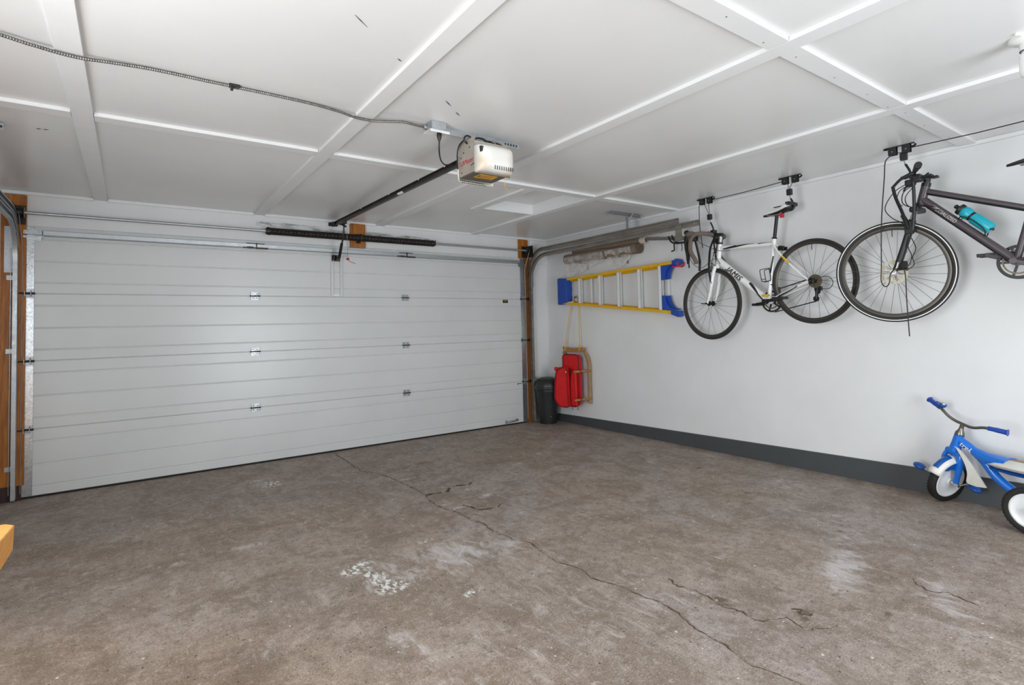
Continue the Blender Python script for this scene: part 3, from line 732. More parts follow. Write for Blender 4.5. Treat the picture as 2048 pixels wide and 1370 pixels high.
    def oval(c, rx, rz_, k=18, tilt=0): return [(c[0]+rx*math.cos(2*math.pi*i/k), c[1]+tilt*math.cos(2*math.pi*i/k), c[2]+rz_*math.sin(2*math.pi*i/k)) for i in range(k)]
    m.tube(oval((2.245, -2.975, 2.352), .026, .024), .0052, 7, closed=True)
    m.tube(oval((2.325, -2.985, 2.355), .042, .018), .0052, 7, closed=True)
    m.tube(oval((2.318, -2.99, 2.357), .036, .012), .0048, 7, closed=True)
    m.tube(smoothp([(2.36, -2.985, 2.362), (2.42, -2.98, 2.366), (2.475, -2.985, 2.355), (2.51, -2.99, 2.32), (2.50, -3.0, 2.295)], 6), .0052, 7)
    m.tube(smoothp([(2.222, -2.972, 2.35), (2.222, -2.915, 2.335), (2.224, -2.885, 2.30), (2.226, -2.878, 2.25), (2.228, -2.876, 2.20)], 6), .0046, 7)
    m.build('coiled_cord', B, t)
    MB().tube(smoothp([(2.47, -3.0, 2.36), (2.50, -3.02, 2.34), (2.505, -3.04, 2.30), (2.515, -3.045, 2.285)], 4), .0022, 5).tube(smoothp([(2.48, -2.995, 2.36), (2.487, -3.03, 2.33), (2.49, -3.04, 2.29)], 4), .002, 5).tube(smoothp([(2.40, -2.98, 2.37), (2.42, -2.99, 2.362), (2.43, -2.99, 2.352)], 4), .002, 5).build('bell_wire', MT['card'], t)
    MB().tube(smoothp([(2.45, -3.05, 2.16), (2.452, -3.05, 2.12), (2.456, -3.04, 2.09), (2.485, -3.03, 2.062), (2.50, -3.02, 2.075)], 5), .0013, 5).build('antenna_wire', MT['labelyellow'], t)
    # ---- junction box, plug and armoured cable
    j = thing('junction_box', 'galvanised steel junction box beside the door opener', 'junction box', (2.045, -2.97, H))
    MB().bb(1.995, 2.085, -3.005, -2.93, H-.052, H-.0005).build('box', MT['galv'], j, smooth=0, bevel=.002)
    MB().bb(1.98, 2.10, -3.018, -2.927, H-.058, H-.053).bb(1.98, 2.10, -3.018, -3.015, H-.068, H-.053).build('cover_plate', MT['alu'], j, smooth=0, bevel=.002)
    MB().cyl((1.975, -2.94, H-.024), (2.0, -2.94, H-.024), .014, n=12).build('cable_clamp', MT['galv'], j)
    MB().lathe([(.013, 0), (.015, .012), (.012, .03), (.006, .045)], (2.05, -2.985, H-.0585), (0, 0, -1), 12).build('plug', MT['black'], j)
    MB().tube(smoothp([(2.05, -2.985, H-.10), (2.056, -2.97, H-.14), (2.085, -2.92, H-.165), (2.14, -2.84, H-.17), (2.22, -2.74, H-.15), (2.345, -2.62, 2.312)], 7), .0042, 7).build('power_cord', B, j)
    c = thing('armoured_cable', 'spiral armoured electric cable running across the white ceiling', 'cable', (.8, -2.91, H))
    base = [(-.48, -2.99, H-.014), (.1, -2.975, H-.018), (.3, -2.94, H-.026), (.375, -2.928, H-.03), (.42, -2.922, H-.031), (.47, -2.917, H-.029), (.56, -2.914, H-.02), (.7, -2.912, H-.011), (.9, -2.906, H-.009), (1.1, -2.906, H-.009), (1.35, -2.905, H-.011), (1.5, -2.898, H-.018), (1.6, -2.89, H-.029), (1.66, -2.889, H-.030), (1.71, -2.893, H-.028), (1.8, -2.915, H-.02), (1.86, -2.935, H-.018), (1.92, -2.94, H-.022), (1.978, -2.94, H-.024)]
    P = smoothp(base, 26)
    # resample evenly and alternate the radius to give the spiral ribs
    out = [P[0]]; acc = 0
    for a, b in zip(P[:-1], P[1:]):
        L = (b-a).length; d = (b-a)/L if L else None
        while d is not None and acc+L >= .0042:
            st = .0042-acc; a = a+d*st; L -= st; acc = 0; out.append(a)
        acc += L
    MB().tube(out, [.0078 if i % 2 else .0056 for i in range(len(out))], 7).build('armour', MT['darkgalv'], c, smooth=20)
    MB().box((1.02, -2.906, H-.007), (.045, .03, .013)).box((1.01, -2.906, H-.02), (.012, .02, .016)).build('clip', MT['black'], c, smooth=0, bevel=.002)

def build_lamp():
    t = thing('ceiling_lamp', 'bare opal bulb in porcelain ceiling lampholder', 'ceiling lamp', (3.70, -5.12, H))
    c = V((3.70, -5.12, H))
    MB().lathe([(.062, -.0), (.062, -.012), (.05, -.02), (.028, -.026), (.026, -.055), (.0, -.056)], c, (0, 0, 1), 24).build('lampholder', MT['porcelain'], t)
    MB().lathe([(.014, -.05), (.02, -.058), (.029, -.075), (.031, -.098), (.031, -.14), (.028, -.158), (.016, -.17), (.001, -.173)], c, (0, 0, 1), 24).build('bulb', MT['bulb'], t)
    MB().torus(c+V((0, 0, -.056)), (0, 0, 1), .026, .002, 24, 6).build('seam', MT['ink'], t)
    MB().tube(smoothp([c+V((-.06, .0, -.004)), c+V((-.075, .01, -.006)), c+V((-.09, .02, -.003))], 3), .006, 6).build('wire_stub', MT['porcelain'], t)
# ------------------------------------------------------------------ things on the right wall
def build_can():
    c = V((5.022, -.20, 0)); t = thing('rubbish_bin', 'black plastic rubbish bin with domed lid in the far corner', 'bin', c)
    MB().lathe([(.102, .0), (.108, .004), (.134, .2), (.155, .40), (.165, .44), (.165, .455), (.158, .456)], c, (0, 0, 1), 36).build('body', MT['can'], t)
    MB().lathe([(.172, .446), (.176, .452), (.174, .466), (.168, .472), (.166, .49), (.152, .53), (.122, .563), (.075, .583), (.03, .589), (.001, .59)], c, (0, 0, 1), 36).build('lid', MT['can'], t)
    MB().lathe([(.150, .412), (.168, .416), (.168, .424), (.150, .428)], c, (0, 0, 1), 36, cap=False).build('rim_band', MT['can'], t)
    m = MB(); m.ball(c+V((-.055, -.128, .10)), .004, 8, 6); m.build('paint_fleck', MT['whiteline'], t)

def build_ladder():
    t = thing('step_ladder', 'yellow fibreglass step ladder with blue feet hung sideways on wall', 'ladder', (5.17, -1.2, 1.32))
    XF = 5.14; XBk = 5.232
    # left end (top cap) at y=-.33, right end (feet) at y=-2.2
    tl = V((XF, -.36, 1.838)); tr = V((XF, -2.16, 1.876)); bl = V((XF, -.36, 1.522)); br = V((XF, -2.12, 1.338))
    def rail(name, a, b, s, x, depth, m):
        # C channel, web outside, flanges inward (s = inward z direction)
        d = (b-a); n = V((0, 0, s)); th = .004; fl = .030; mb = MB()
        q = [(0, 0), (depth, 0), (depth, fl), (depth-th, fl), (depth-th, th), (th, th), (th, fl), (0, fl)]
        def fn(p, r, u): return a+d*u+V((x+p, 0, 0))+n*r
        mb.prism(q, lambda p, r, u: fn(p, r, u), 0, 1)
        return mb.build(name, m, t, smooth=0)
    rail('front_rail', tl, tr, -1, 0, .052, MT['yellow']); rail('front_rail', bl, br, 1, 0, .052, MT['yellow'])
    up = V((0, 0, .0)); 
    rail('rear_rail', tl+V((.058, -.0, -.014)), tr+V((.058, .09, -.02)), -1, 0, .032, MT['yellow']); rail('rear_rail', bl+V((.058, 0, .014)), br+V((.058, .09, .02)), 1, 0, .032, MT['yellow'])
    def zt(y): return tl.z+(tr.z-tl.z)*(y-tl.y)/(tr.y-tl.y)
    def zb(y): return bl.z+(br.z-bl.z)*(y-bl.y)/(br.y-bl.y)
    for y in (-.705, -1.055, -1.355, -1.66, -1.945):
        # tread: shallow channel standing out between the rails
        m = MB(); z0, z1 = zb(y)+.004, zt(y)-.004
        m.bb(XF+.006, XF+.048, y+.0, y+.004, z0, z1); m.bb(XF+.006, XF+.010, y-.034, y+.004, z0, z1); m.bb(XF+.044, XF+.048, y-.034, y+.004, z0, z1)
        st = m.build('step', MT['alu'], t, smooth=0, bevel=.001)
        m = MB()
        for zz in (z0-.0, z1): m.cyl((XF+.0005, y-.012, zz+(.012 if zz == z0 else -.012)), (XF-.003, y-.012, zz+(.012 if zz == z0 else -.012)), .004, n=8)
        m.build('rivets', MT['silver'], st, kind='stuff')
    for y in (-.86, -2.01):
        m = MB(); z0, z1 = zb(y)+.012, zt(y)-.012
        m.bb(XF+.0625, XF+.0865, y-.022, y, z0, z1); m.build('rear_brace', MT['alu'], t, smooth=0, bevel=.002)
    # steel link bar on the left
    MB().bb(XF+.004, XF+.008, -.62, -.5, 1.53, 1.54).build('spreader', MT['alu'], t, smooth=0)
    # blue top cap
    m = MB(); pr = [(-.505, .0), (-.5, .006), (-.36, .006), (-.335, .0), (-.328, -.02)]
    q = [(-.328, 1.515), (-.328, 1.845), (-.36, 1.852), (-.50, 1.838), (-.508, 1.80), (-.500, 1.76), (-.506, 1.70), (-.498, 1.64), (-.506, 1.58), (-.50, 1.532), (-.36, 1.508)]
    m.prism(q, lambda a, b, x: V((x, a, b)), XF-.012, XF+.082)
    m.build('top_cap', MT['blue'], t, smooth=0, bevel=.006)
    MB().bb(XF-.0145, XF-.011, -.40, -.385, 1.56, 1.80).build('cap_rib', MT['blue'], t, smooth=0, bevel=.002)
    # corner braces: curved blue gussets
    def gus(z, s, y):
        o = [(-1.968, z+s*.15), (-2.02, z+s*.15)]+[(-2.022-.10*(1-math.cos(math.radians(a))), z+s*(.148-.136*math.sin(math.radians(a)))) for a in range(10, 91, 10)]+[(-2.15, z)]
        MB().fan((-1.968, z), o, lambda a, b, x: V((x, a, b)), XF+.0115, XF+.0295).build('corner_brace', MT['blue'], t, smooth=0)
        MB().fan((-2.02, z-s*.003), [(a-.052, b-s*.003) for a, b in o], lambda a, b, x: V((x, a, b)), XF+.0335, XF+.0465).build('corner_brace', MT['blue'], t, smooth=0)
    gus(zt(-1.98)-.028, -1, 0); gus(zb(-1.98)+.028, 1, 0)
    # feet
    m = MB(); m.cyl((XF-.008, -2.188, 1.858), (XF+.066, -2.188, 1.858), .038, n=8); m.bb(XF-.004, XF+.06, -2.2, -2.13, 1.838, 1.882); m.build('foot', MT['blue'], t, smooth=30, bevel=.003)
    m = MB(); m.prism([(-2.10, 1.333), (-2.10, 1.375), (-2.205, 1.366), (-2.21, 1.315), (-2.185, 1.302)], lambda a, b, x: V((x, a, b)), XF-.006, XF+.062); m.build('foot', MT['blue'], t, smooth=0, bevel=.004)
    # hook that carries it
    h = thing('wall_hook', 'red coated storage hook under upper foot of the step ladder', 'hook', (XR, -2.19, 1.81))
    MB().tube(smoothp([(XR-.004, -2.215, 1.85), (XR-.03, -2.215, 1.815), (XR-.075, -2.215, 1.812), (XF-.0, -2.215, 1.815), (XF-.02, -2.215, 1.83), (XF-.022, -2.215, 1.86)], 5), .006, 8).tube(smoothp([(XF-.018, -2.15, 1.816), (XF-.02, -2.19, 1.812), (XF-.02, -2.235, 1.815), (XF-.01, -2.27, 1.825), (XF+.02, -2.275, 1.845)], 5), .006, 8).build('prong', MT['redplastic'], h)
    MB().bb(XR-.006, XR-.0005, -2.232, -2.205, 1.82, 1.87).build('backplate', MT['trim'], h, smooth=0)

def build_carpet():
    g = 'carpet rolls on the right wall'
    X = 5.155
    t = thing('carpet_roll', 'thick brown carpet roll wrapped in torn clear plastic on wall', 'carpet', (X, -1.1, 2.015), g)
    Z = 2.078; R = .062
    m = MB(); NU, NV = 40, 28
    def fn(u, v):
        y = -.495-1.2*u; a = 2*math.pi*v; r = R+.006*mnoise.noise(V((y*5, math.cos(a)*2, math.sin(a)*2)))
        return V((X+r*math.cos(a), y, Z-.01*u+.004*math.sin(y*6)+r*math.sin(a)*(1-.06*u)))
    m.grid(fn, NU, NV); m.build('pile', MT['carpet'], t, smooth=60)
    for y, s in ((-.4955, 1), (-1.694, -1)):
        zc = Z if s > 0 else Z-.01
        mm = MB(); pts = [(X+(.012+.047*i/110)*math.cos(i*.36), y+s*(.004+.003*math.sin(i*.9)), zc+(.012+.045*i/110)*math.sin(i*.36)) for i in range(111)]
        mm.tube(pts, .0052, 6); mm.cyl((X, y+s*.0005, zc), (X, y-s*.004, zc), .058, n=28); mm.build('spiral_end', MT['carpetend'], t)
    # torn plastic: film over the roll and two hanging flaps
    def flap(u0, u1, low, seed, n=26, k=14):
        def f(u, v):
            y = u0+(u1-u0)*u; d = low(u); wob = mnoise.noise(V((y*9, v*3, seed)))
            if v < .45:
                a = math.radians(165+75*(v/.45)); r = R+.006+.006*wob
                return V((X+r*math.cos(a), y, Z+r*math.sin(a)))
            w = (v-.45)/.55; a = math.radians(240); zz = Z+(R+.006)*math.sin(a); xx = X+(R+.006)*math.cos(a)
            return V((xx+.02*w+.018*wob*w, y-.02*w*mnoise.noise(V((y*4, 7, seed))), zz-(d)*w))
        return f
    m = MB(); m.grid(flap(-.515, -1.2, lambda u: .155*max(0, (1-u*1.02))**.8*(.55+.6*math.sin(min(1, u*3.2+.55)*math.pi/2))+.004, 1), 34, 22)
    m.build('plastic_film', MT['plastic'], t, smooth=60)
    m = MB(); m.grid(flap(-1.23, -1.62, lambda u: .13*math.sin(math.pi*min(1, .12+u*1.0))**.6+.01, 5), 22, 22); m.build('plastic_film', MT['plastic'], t, smooth=60)
    # second, thinner roll
    t2 = thing('carpet_roll', 'thin carpet roll with pale end cap behind the track', 'carpet', (5.18, -1.2, 2.13), g)
    MB().cyl((5.185, -.6, 2.168), (5.185, -1.70, 2.150), .036, n=20).build('pile', MT['carpet'], t2)
    MB().lathe([(.036, 0), (.037, .005), (.037, .075), (.027, .076), (.026, .01)], (5.185, -1.695, 2.15), (0, -1, -.02), 22, cap=False).build('cap', MT['card'], t2)
    MB().cyl((5.185, -1.70, 2.15), (5.185, -1.762, 2.149), .027, n=16).build('core', MT['carpetend'], t2)
    for y in (-.8, -1.45):
        b = thing('wall_bracket', 'small grey wall bracket under the carpet rolls, %s' % ('nearer the garage door' if y > -1 else 'nearer the bicycles'), 'bracket', (XR, y, 2.0), 'brackets under the carpet rolls')
        MB().bb(XR-.15, XR, y-.012, y+.012, 1.998, 2.004).bb(XR-.006, XR, y-.012, y+.012, 1.93, 2.24).bb(XR-.152, XR-.146, y-.012, y+.012, 1.998, 2.03).build('arm', MT['greypole'], b, smooth=0)

def build_pole():
    t = thing('extension_pole', 'grey pole with black double hook lying behind road bike handlebar', 'pole', (5.2, -2.0, 2.1))
    MB().cyl((5.20, -1.73, 2.17), (5.195, -2.42, 2.085), .0125, n=12).build('shaft', MT['greypole'], t)
    MB().cyl((5.188, -1.76, 2.15), (5.185, -2.42, 2.062), .007, n=10).build('slim_rod', MT['greypole'], t)
    for dy in (0, .042):
        MB().tube(smoothp([(5.15, -2.095-dy, 2.135+dy*.1), (5.145, -2.11-dy, 2.10), (5.145, -2.135-dy, 2.07), (5.15, -2.18-dy, 2.052), (5.165, -2.25-dy, 2.05), (5.19, -2.30-dy, 2.06)], 5), .0085, 8).build('hook_arm', MT['black'], t)
    MB().tube(smoothp([(5.15, -2.16, 2.055), (5.148, -2.162, 2.01), (5.148, -2.16, 1.985), (5.142, -2.13, 1.975)], 4), .007, 7).build('trigger', MT['darksteel'], t)
    MB().tube(smoothp([(5.15, -2.25, 2.045), (5.15, -2.255, 2.0), (5.15, -2.25, 1.965)], 4), .004, 6).build('trigger_cord', MT['darksteel'], t)

def build_sled():
    t = thing('wooden_sled', 'wooden sled with red padded seat hung by yellow rope', 'sled', (5.15, -.6, .22))
    # runner on the right, against the wall, with a curved front
    def runner(y, name, m, x=5.195):
        q = [(y+.075, .915), (y+.05, .90), (y+.02, .86), (y+.002, .81), (y-.005, .76), (y-.005, .30), (y-.005, .285), (y+.05, .31), (y+.05, .325), (y+.028, .335), (y+.026, .74), (y+.032, .79), (y+.05, .84), (y+.085, .89)]
        mb = MB(); mb.prism(q, lambda a, b, xx: V((xx, a, b)), x-.02, x+.022); return mb.build(name, m, t, smooth=35, bevel=.003)
    runner(-.815, 'runner', MT['ashgrey']); runner(-.42, 'runner', MT['ashgrey'])
    # front crossbar with end shaping
    mb = MB(); q = [(-.375, .972), (-.392, .955), (-.388, .94), (-.415, .905), (-.75, .91), (-.768, .935), (-.768, .965), (-.70, .968), (-.55, .958), (-.43, .968)]
    mb.prism(q, lambda a, b, x: V((x, a, b)), 5.14, 5.18); mb.build('crossbar', MT['ash'], t, smooth=30, bevel=.003)
    # rungs standing out from the runner, in front of the pad
    for z in (.69, .352):
        mb = MB(); mb.lathe([(.010, 0), (.013, .01), (.0145, .12), (.0145, .24), (.012, .262), (.004, .266)], (5.205, -.825, z), (-1, .03, 0), 12); mb.build('rung', MT['ash'], t)
        MB().lathe([(.0165, 0), (.0165, .014)], (5.04, -.82, z), (-1, .03, 0), 12).build('rung_binding', MT['reddark'], t)
    # red seat pad: tall rounded slab
    def rr(y0, y1, z0, z1, r0, r1):
        p = []
        for (cy, cz, a0, r) in ((y1-r0, z1-r0, 0, r0), (y0+r0, z1-r0, 90, r0), (y0+r1, z0+r1, 180, r1), (y1-r1, z0+r1, 270, r1)):
            p += [(cy+r*math.cos(math.radians(a0+a)), cz+r*math.sin(math.radians(a0+a))) for a in range(0, 91, 15)]
        return p
    pad = rr(-.725, -.43, .245, .882, .05, .09)
    mb = MB(); mb.prism(pad, lambda a, b, x: V((x, a, b)), 5.10, 5.14); mb.build('seat_pad', MT['redcloth'], t, smooth=35, bevel=.008, seg=3)
    mb = MB(); mb.tube([(5.098, a, b) for a, b in pad], .0075, 6, closed=True); mb.build('piping', MT['reddark'], t)
    # folded front pouch: two lobes with a dark fold between
    lobe = [(-.59, .25), (-.56, .235), (-.47, .245), (-.42, .30), (-.395, .36), (-.405, .5), (-.425, .64), (-.45, .69), (-.50, .715), (-.56, .73), (-.575, .6), (-.58, .4)]
    lobe = [(p.y, p.z) for p in smoothp([V((0, a, b)) for a, b in lobe+lobe[:1]], 3)][:-1]
    def lx(a, x0): return x0-.06*max(0, min(1, (a+.59)/.17))
    mb = MB(); n = len(lobe)
    mb.prism(lobe, lambda a, b, x: V((lx(a, x), a, b)), 5.045, 5.085); mb.build('pouch', MT['redcloth'], t, smooth=35, bevel=.012, seg=3)
    MB().tube([(lx(a, 5.040), a, b) for a, b in lobe], .007, 6, closed=True).build('piping', MT['reddark'], t)
    lobe2 = [(-.705, .26), (-.60, .25), (-.592, .45), (-.60, .58), (-.625, .66), (-.66, .70), (-.70, .70)]
    mb = MB(); mb.prism(lobe2, lambda a, b, x: V((x, a, b)), 5.065, 5.10); mb.build('side_flap', MT['redcloth'], t, smooth=35, bevel=.012, seg=3)
    mb = MB(); mb.prism([(-.655, .66), (-.57, .72), (-.565, .26), (-.60, .25)], lambda a, b, x: V((x, a, b)), 5.088, 5.099); mb.build('inner_fold', MT['reddark'], t, smooth=0)
    MB().cyl((5.0, -.41, .712), (5.19, -.41, .705), .010, n=10).build('rung', MT['ash'], t)
    MB().lathe([(.014, 0), (.026, .008), (.026, .022), (.012, .03)], (4.985, -.41, .70), (1, 0, .1), 14).build('red_knob', MT['redcloth'], t)
    MB().tube([(5.03, -.565, .68), (5.03, -.57, .66)], .007, 6).build('buckle', MT['whiteline'], t)
    for y, z in ((-.60, .245), (-.70, .25)): MB().tube(smoothp([(5.09, y, z), (5.085, y-.005, z-.02), (5.09, y-.004, z-.04)], 3), .004, 5).build('strap_tail', MT['black'], t)
    # rope
    MB().tube(smoothp([(5.155, -.432, .95), (5.157, -.44, 1.05), (5.165, -.5, 1.35), (5.175, -.53, 1.50), (5.205, -.57, 1.60), (5.208, -.61, 1.60), (5.178, -.665, 1.50), (5.17, -.675, 1.35), (5.157, -.695, 1.05), (5.155, -.705, .95)], 6), .0055, 7).build('rope', MT['rope'], t)
    for y in (-.432, -.705):
        MB().torus((5.158, y, .945), (0, 1, .2), .024, .0055, 16, 6).tube(smoothp([(5.14, y, .97), (5.135, y+.02, 1.0), (5.135, y+.035, 1.03)], 3), .0028, 5).tube(smoothp([(5.14, y, .97), (5.13, y-.015, 1.02), (5.13, y-.02, 1.06)], 3), .0028, 5).build('rope_knot', MT['rope'], t)
    k = thing('wall_nail', 'small nail carrying the sled rope behind ladder', 'nail', (XR, -.59, 1.61))
    MB().cyl((XR, -.59, 1.596), (XR-.05, -.59, 1.594), .004, n=8).cyl((XR-.05, -.59, 1.594), (XR-.053, -.59, 1.594), .009, n=10).build('shank', MT['darksteel'], k)

def build_bench():
    t = thing('wooden_bench', 'yellow pine bench top corner at the left picture edge', 'bench', (0, -3.9, 0))
    z = .75
    m = MB()
    pts_t = [(.372, -3.69, z), (.352, -3.665, z), (-.40, -3.62, z), (-.40, -4.6, z), (.32, -4.6, z), (.362, -3.86, z)]
    low = [(.370, -3.692, z-.066), (.35, -3.668, z-.066), (-.40, -3.62, z-.066), (-.40, -4.6, z-.066), (.24, -4.6, z-.15), (.338, -3.80, z-.12)]
    n = len(pts_t); m.add(pts_t+low, [tuple(range(n)), tuple(range(2*n-1, n-1, -1))]+[(i, (i+1) % n, n+(i+1) % n, n+i) for i in range(n)])
    m.build('top', MT['pine'], t, smooth=0, bevel=.003)
    for x, y in ((-.33, -3.72), (-.33, -4.52), (.16, -3.78), (.16, -4.52)): MB().bb(x-.03, x+.03, y-.03, y+.03, 0, z-.07).build('leg', MT['pine'], t, smooth=0, bevel=.002)
    for x in (-.33, .16): MB().bb(x-.015, x+.015, -4.5, -3.74, .2, .26).build('stretcher', MT['pine'], t, smooth=0)
# ------------------------------------------------------------------ bicycles
def rotv(p, o, ax, ang):
    return Matrix.Rotation(ang, 3, vec(ax).normalized()) @ (vec(p)-vec(o))+vec(o)
def wheel(parent, c, ax, R, tr, nsp, rimd, mats_, hubw=.05, disc=None, line=False, tw=1.0, label=None):
    w = empty('wheel', (0, 0, 0), parent); c = vec(c); ax = vec(ax).normalized(); a, b = frame(ax)
    if label: w['label'] = label
    MB().torus(c, ax, R-tr, tr, 72, 12, sq=tw).build('tyre', mats_['tyre'], w, smooth=60)
    r1 = R-2*tr+.003
    MB().ring([(r1, -.010), (r1, .010), (r1-rimd*.45, .009), (r1-rimd, .004), (r1-rimd, -.004), (r1-rimd*.45, -.009)], c, ax, 64).build('rim', mats_['rim'], w, smooth=40)
    if line:
        for s in (-1, 1): MB().torus(c+ax*(s*tr*.93), ax, R-tr*.72, .0032, 72, 6, sq=.8).build('reflective_line', MT['whiteline'], w)
    m = MB(); rr = r1-rimd
    for i in range(nsp):
        t = 2*math.pi*(i+.5)/nsp; side = 1 if i % 2 else -1; off = (.55 if (i//2) % 2 else -.55)
        th = t+off
        p0 = c+ax*(side*hubw*.55)+(a*math.cos(th)+b*math.sin(th))*.021; p1 = c+ax*(side*.002)+(a*math.cos(t)+b*math.sin(t))*rr
        m.cyl(p0, p1, .00115, n=5, caps=False)
    m.build('spokes', mats_['spoke'], w, kind='stuff')
    MB().lathe([(.006, -hubw), (.012, -hubw+.004), (.012, -hubw*.62), (.024, -hubw*.58), (.024, -hubw*.5), (.013, -hubw*.42), (.013, hubw*.42), (.024, hubw*.5), (.024, hubw*.58), (.012, hubw*.62), (.012, hubw-.004), (.006, hubw)], c, ax, 18).build('hub', mats_['hub'], w)
    MB().tube([c-(a*.0+b*1.0)*(rr+.0)+ax*.0, c-b*(rr-.045)], .0028, 6).build('valve', MT['black'], w)
    if disc:
        off, rd = disc; dcen = c+ax*off; m = MB()
        N = 36
        m.ring([(rd, -.0012), (rd, .0012), (rd-.016, .0012), (rd-.016, -.0012)], dcen, ax, N*2)
        for i in range(6):
            t = 2*math.pi*i/6; t2 = t+.55
            m.bar(dcen+(a*math.cos(t)+b*math.sin(t))*.018, dcen+(a*math.cos(t2)+b*math.sin(t2))*(rd-.010), .009, .0022, ax)
        for i in range(24):
            t = 2*math.pi*(i+.3)/24; q = (rd-.022 if i % 2 else rd-.028)
            m.bar(dcen+(a*math.cos(t)+b*math.sin(t))*q, dcen+(a*math.cos(t+.1)+b*math.sin(t+.1))*(rd-.008), .007, .0022, ax)
        m.build('brake_rotor', MT['disc'], w)
    return w
def patch(parent, p0, p1, r, t0, t1, A0, A1, lat, m, n=14, k=6, name='decal'):
    """painted band on a tube: from t0 to t1 along, between angles A0=(lo,hi) at the start and A1 at the end"""
    p0, p1 = vec(p0), vec(p1); d = (p1-p0).normalized(); lat = vec(lat).normalized(); up = d.cross(lat).normalized()
    if up.z < 0: up = -up
    def fn(u, v):
        lo = A0[0]+(A1[0]-A0[0])*u; hi = A0[1]+(A1[1]-A0[1])*u; a = math.radians(lo+(hi-lo)*v)
        return p0+(p1-p0)*(t0+(t1-t0)*u)+(lat*math.cos(a)+up*math.sin(a))*(r+.0008)
    return MB().grid(fn, n, k).build(name, m, parent, smooth=60)
def tube_text(parent, txt, size, p0, p1, r, t, lat, m, vo=0, du=0, **k):
    p0, p1 = vec(p0), vec(p1); d = (p1-p0).normalized(); lat = vec(lat).normalized(); up = d.cross(lat).normalized()
    if up.z < 0: up = -up
    c = p0+(p1-p0)*t
    def fn(u, v, w):
        a = (v+vo)/r; return c+d*(u+du)+(lat*math.cos(a)+up*math.sin(a))*(r+.0012+w)
    return text_on(txt, size, fn, m, parent, **k)
def saddle_mesh(B, nose, tail, w):
    """outline lofted from nose to tail; B(y,z,lat)"""
    secs = [(0, .012, .010), (.1, .019, .014), (.3, .021, .018), (.5, .028, .022), (.68, .048, .026), (.84, w, .030), (.95, w*.93, .028), (1.0, w*.7, .02)]
    vs = []; K = 12
    for t, hw, h in secs:
        y = nose[0]+(tail[0]-nose[0])*t; z = nose[1]+(tail[1]-nose[1])*t+.006*math.sin(t*math.pi)*-1
        for i in range(K):
            a = 2*math.pi*i/K; l = hw*math.cos(a); zz = h*math.sin(a)*(.55 if math.sin(a) > 0 else .9)
            vs.append(B(y, z+zz, l))
    m = MB(); n = len(secs)
    fs = [(i*K+j, i*K+(j+1) % K, (i+1)*K+(j+1) % K, (i+1)*K+j) for i in range(n-1) for j in range(K)]+[tuple(range(K-1, -1, -1)), tuple(range((n-1)*K, n*K))]
    return m.add(vs, fs)
def crankset(t, B, bb, near_dir, ring_r, lat_sign=1, arm=.17, teeth=48, matr=None, ring_in=.7, silver=False):
    y, z = bb; matr = matr or MT['blackm']
    ax = B(y, z, 1)-B(y, z, 0)
    c = B(y, z, -.043)
    rg = [(ring_r, -.0018), (ring_r, .0018), (ring_r-.012, .0018), (ring_r-.012, -.0018)]
    m = MB(); m.ring(rg, c, ax, 72)
    a, b = frame(ax)
    for i in range(5):
        th = 2*math.pi*i/5; m.bar(c, c+(a*math.cos(th)+b*math.sin(th))*(ring_r-.008), .014, .004, ax)
    for i in range(teeth):
        th = 2*math.pi*i/teeth; m.bar(c+(a*math.cos(th)+b*math.sin(th))*(ring_r-.002), c+(a*math.cos(th)+b*math.sin(th))*(ring_r+.005), .005, .0025, ax)
    m.build('chainring', MT['blackm'] if not silver else MT['silver'], t, smooth=30)
    m = MB(); m.ring([(ring_r*ring_in, -.002), (ring_r*ring_in, .002), (ring_r*ring_in-.01, .002), (ring_r*ring_in-.01, -.002)], B(y, z, -.036), ax, 48); m.build('inner_chainring', MT['bronze'] if not silver else MT['silver'], t, smooth=30)
    MB().cyl(B(y, z, -.072), B(y, z, .072), .012, n=14).cyl(B(y, z, -.036), B(y, z, .036), .021, n=18).build('bottom_bracket', MT['blackm'], t)
    for s in (1, -1):
        dy, dz = near_dir[0]*s, near_dir[1]*s; L = math.hypot(dy, dz); dy, dz = dy/L, dz/L
        p0 = B(y-dy*.012, z-dz*.012, s*.072); p1 = B(y+dy*arm, z+dz*arm, s*.078)
        MB().bar(p0, p1, .026, .014, ax).cyl(B(y, z, s*.064), B(y, z, s*.082), .02, n=16).build('crank_arm', matr, t, smooth=30, bevel=.003)
        pc = B(y+dy*arm, z+dz*arm, s*.125)
        pm = MB(); pm.cyl(B(y+dy*arm, z+dz*arm, s*.078), B(y+dy*arm, z+dz*arm, s*.165), .009, n=10)
        q = 0
        for yy in (-.042, .036): pm.box(B(y+dy*arm+yy+.003, z+dz*arm+.0, s*.125), (.086, .012, .022))
        for ll in (.085, .165): pm.box(B(y+dy*arm, z+dz*arm, s*ll), (.01, .088, .02))
        pm.build('pedal', MT['black'], t, smooth=0, bevel=.002)

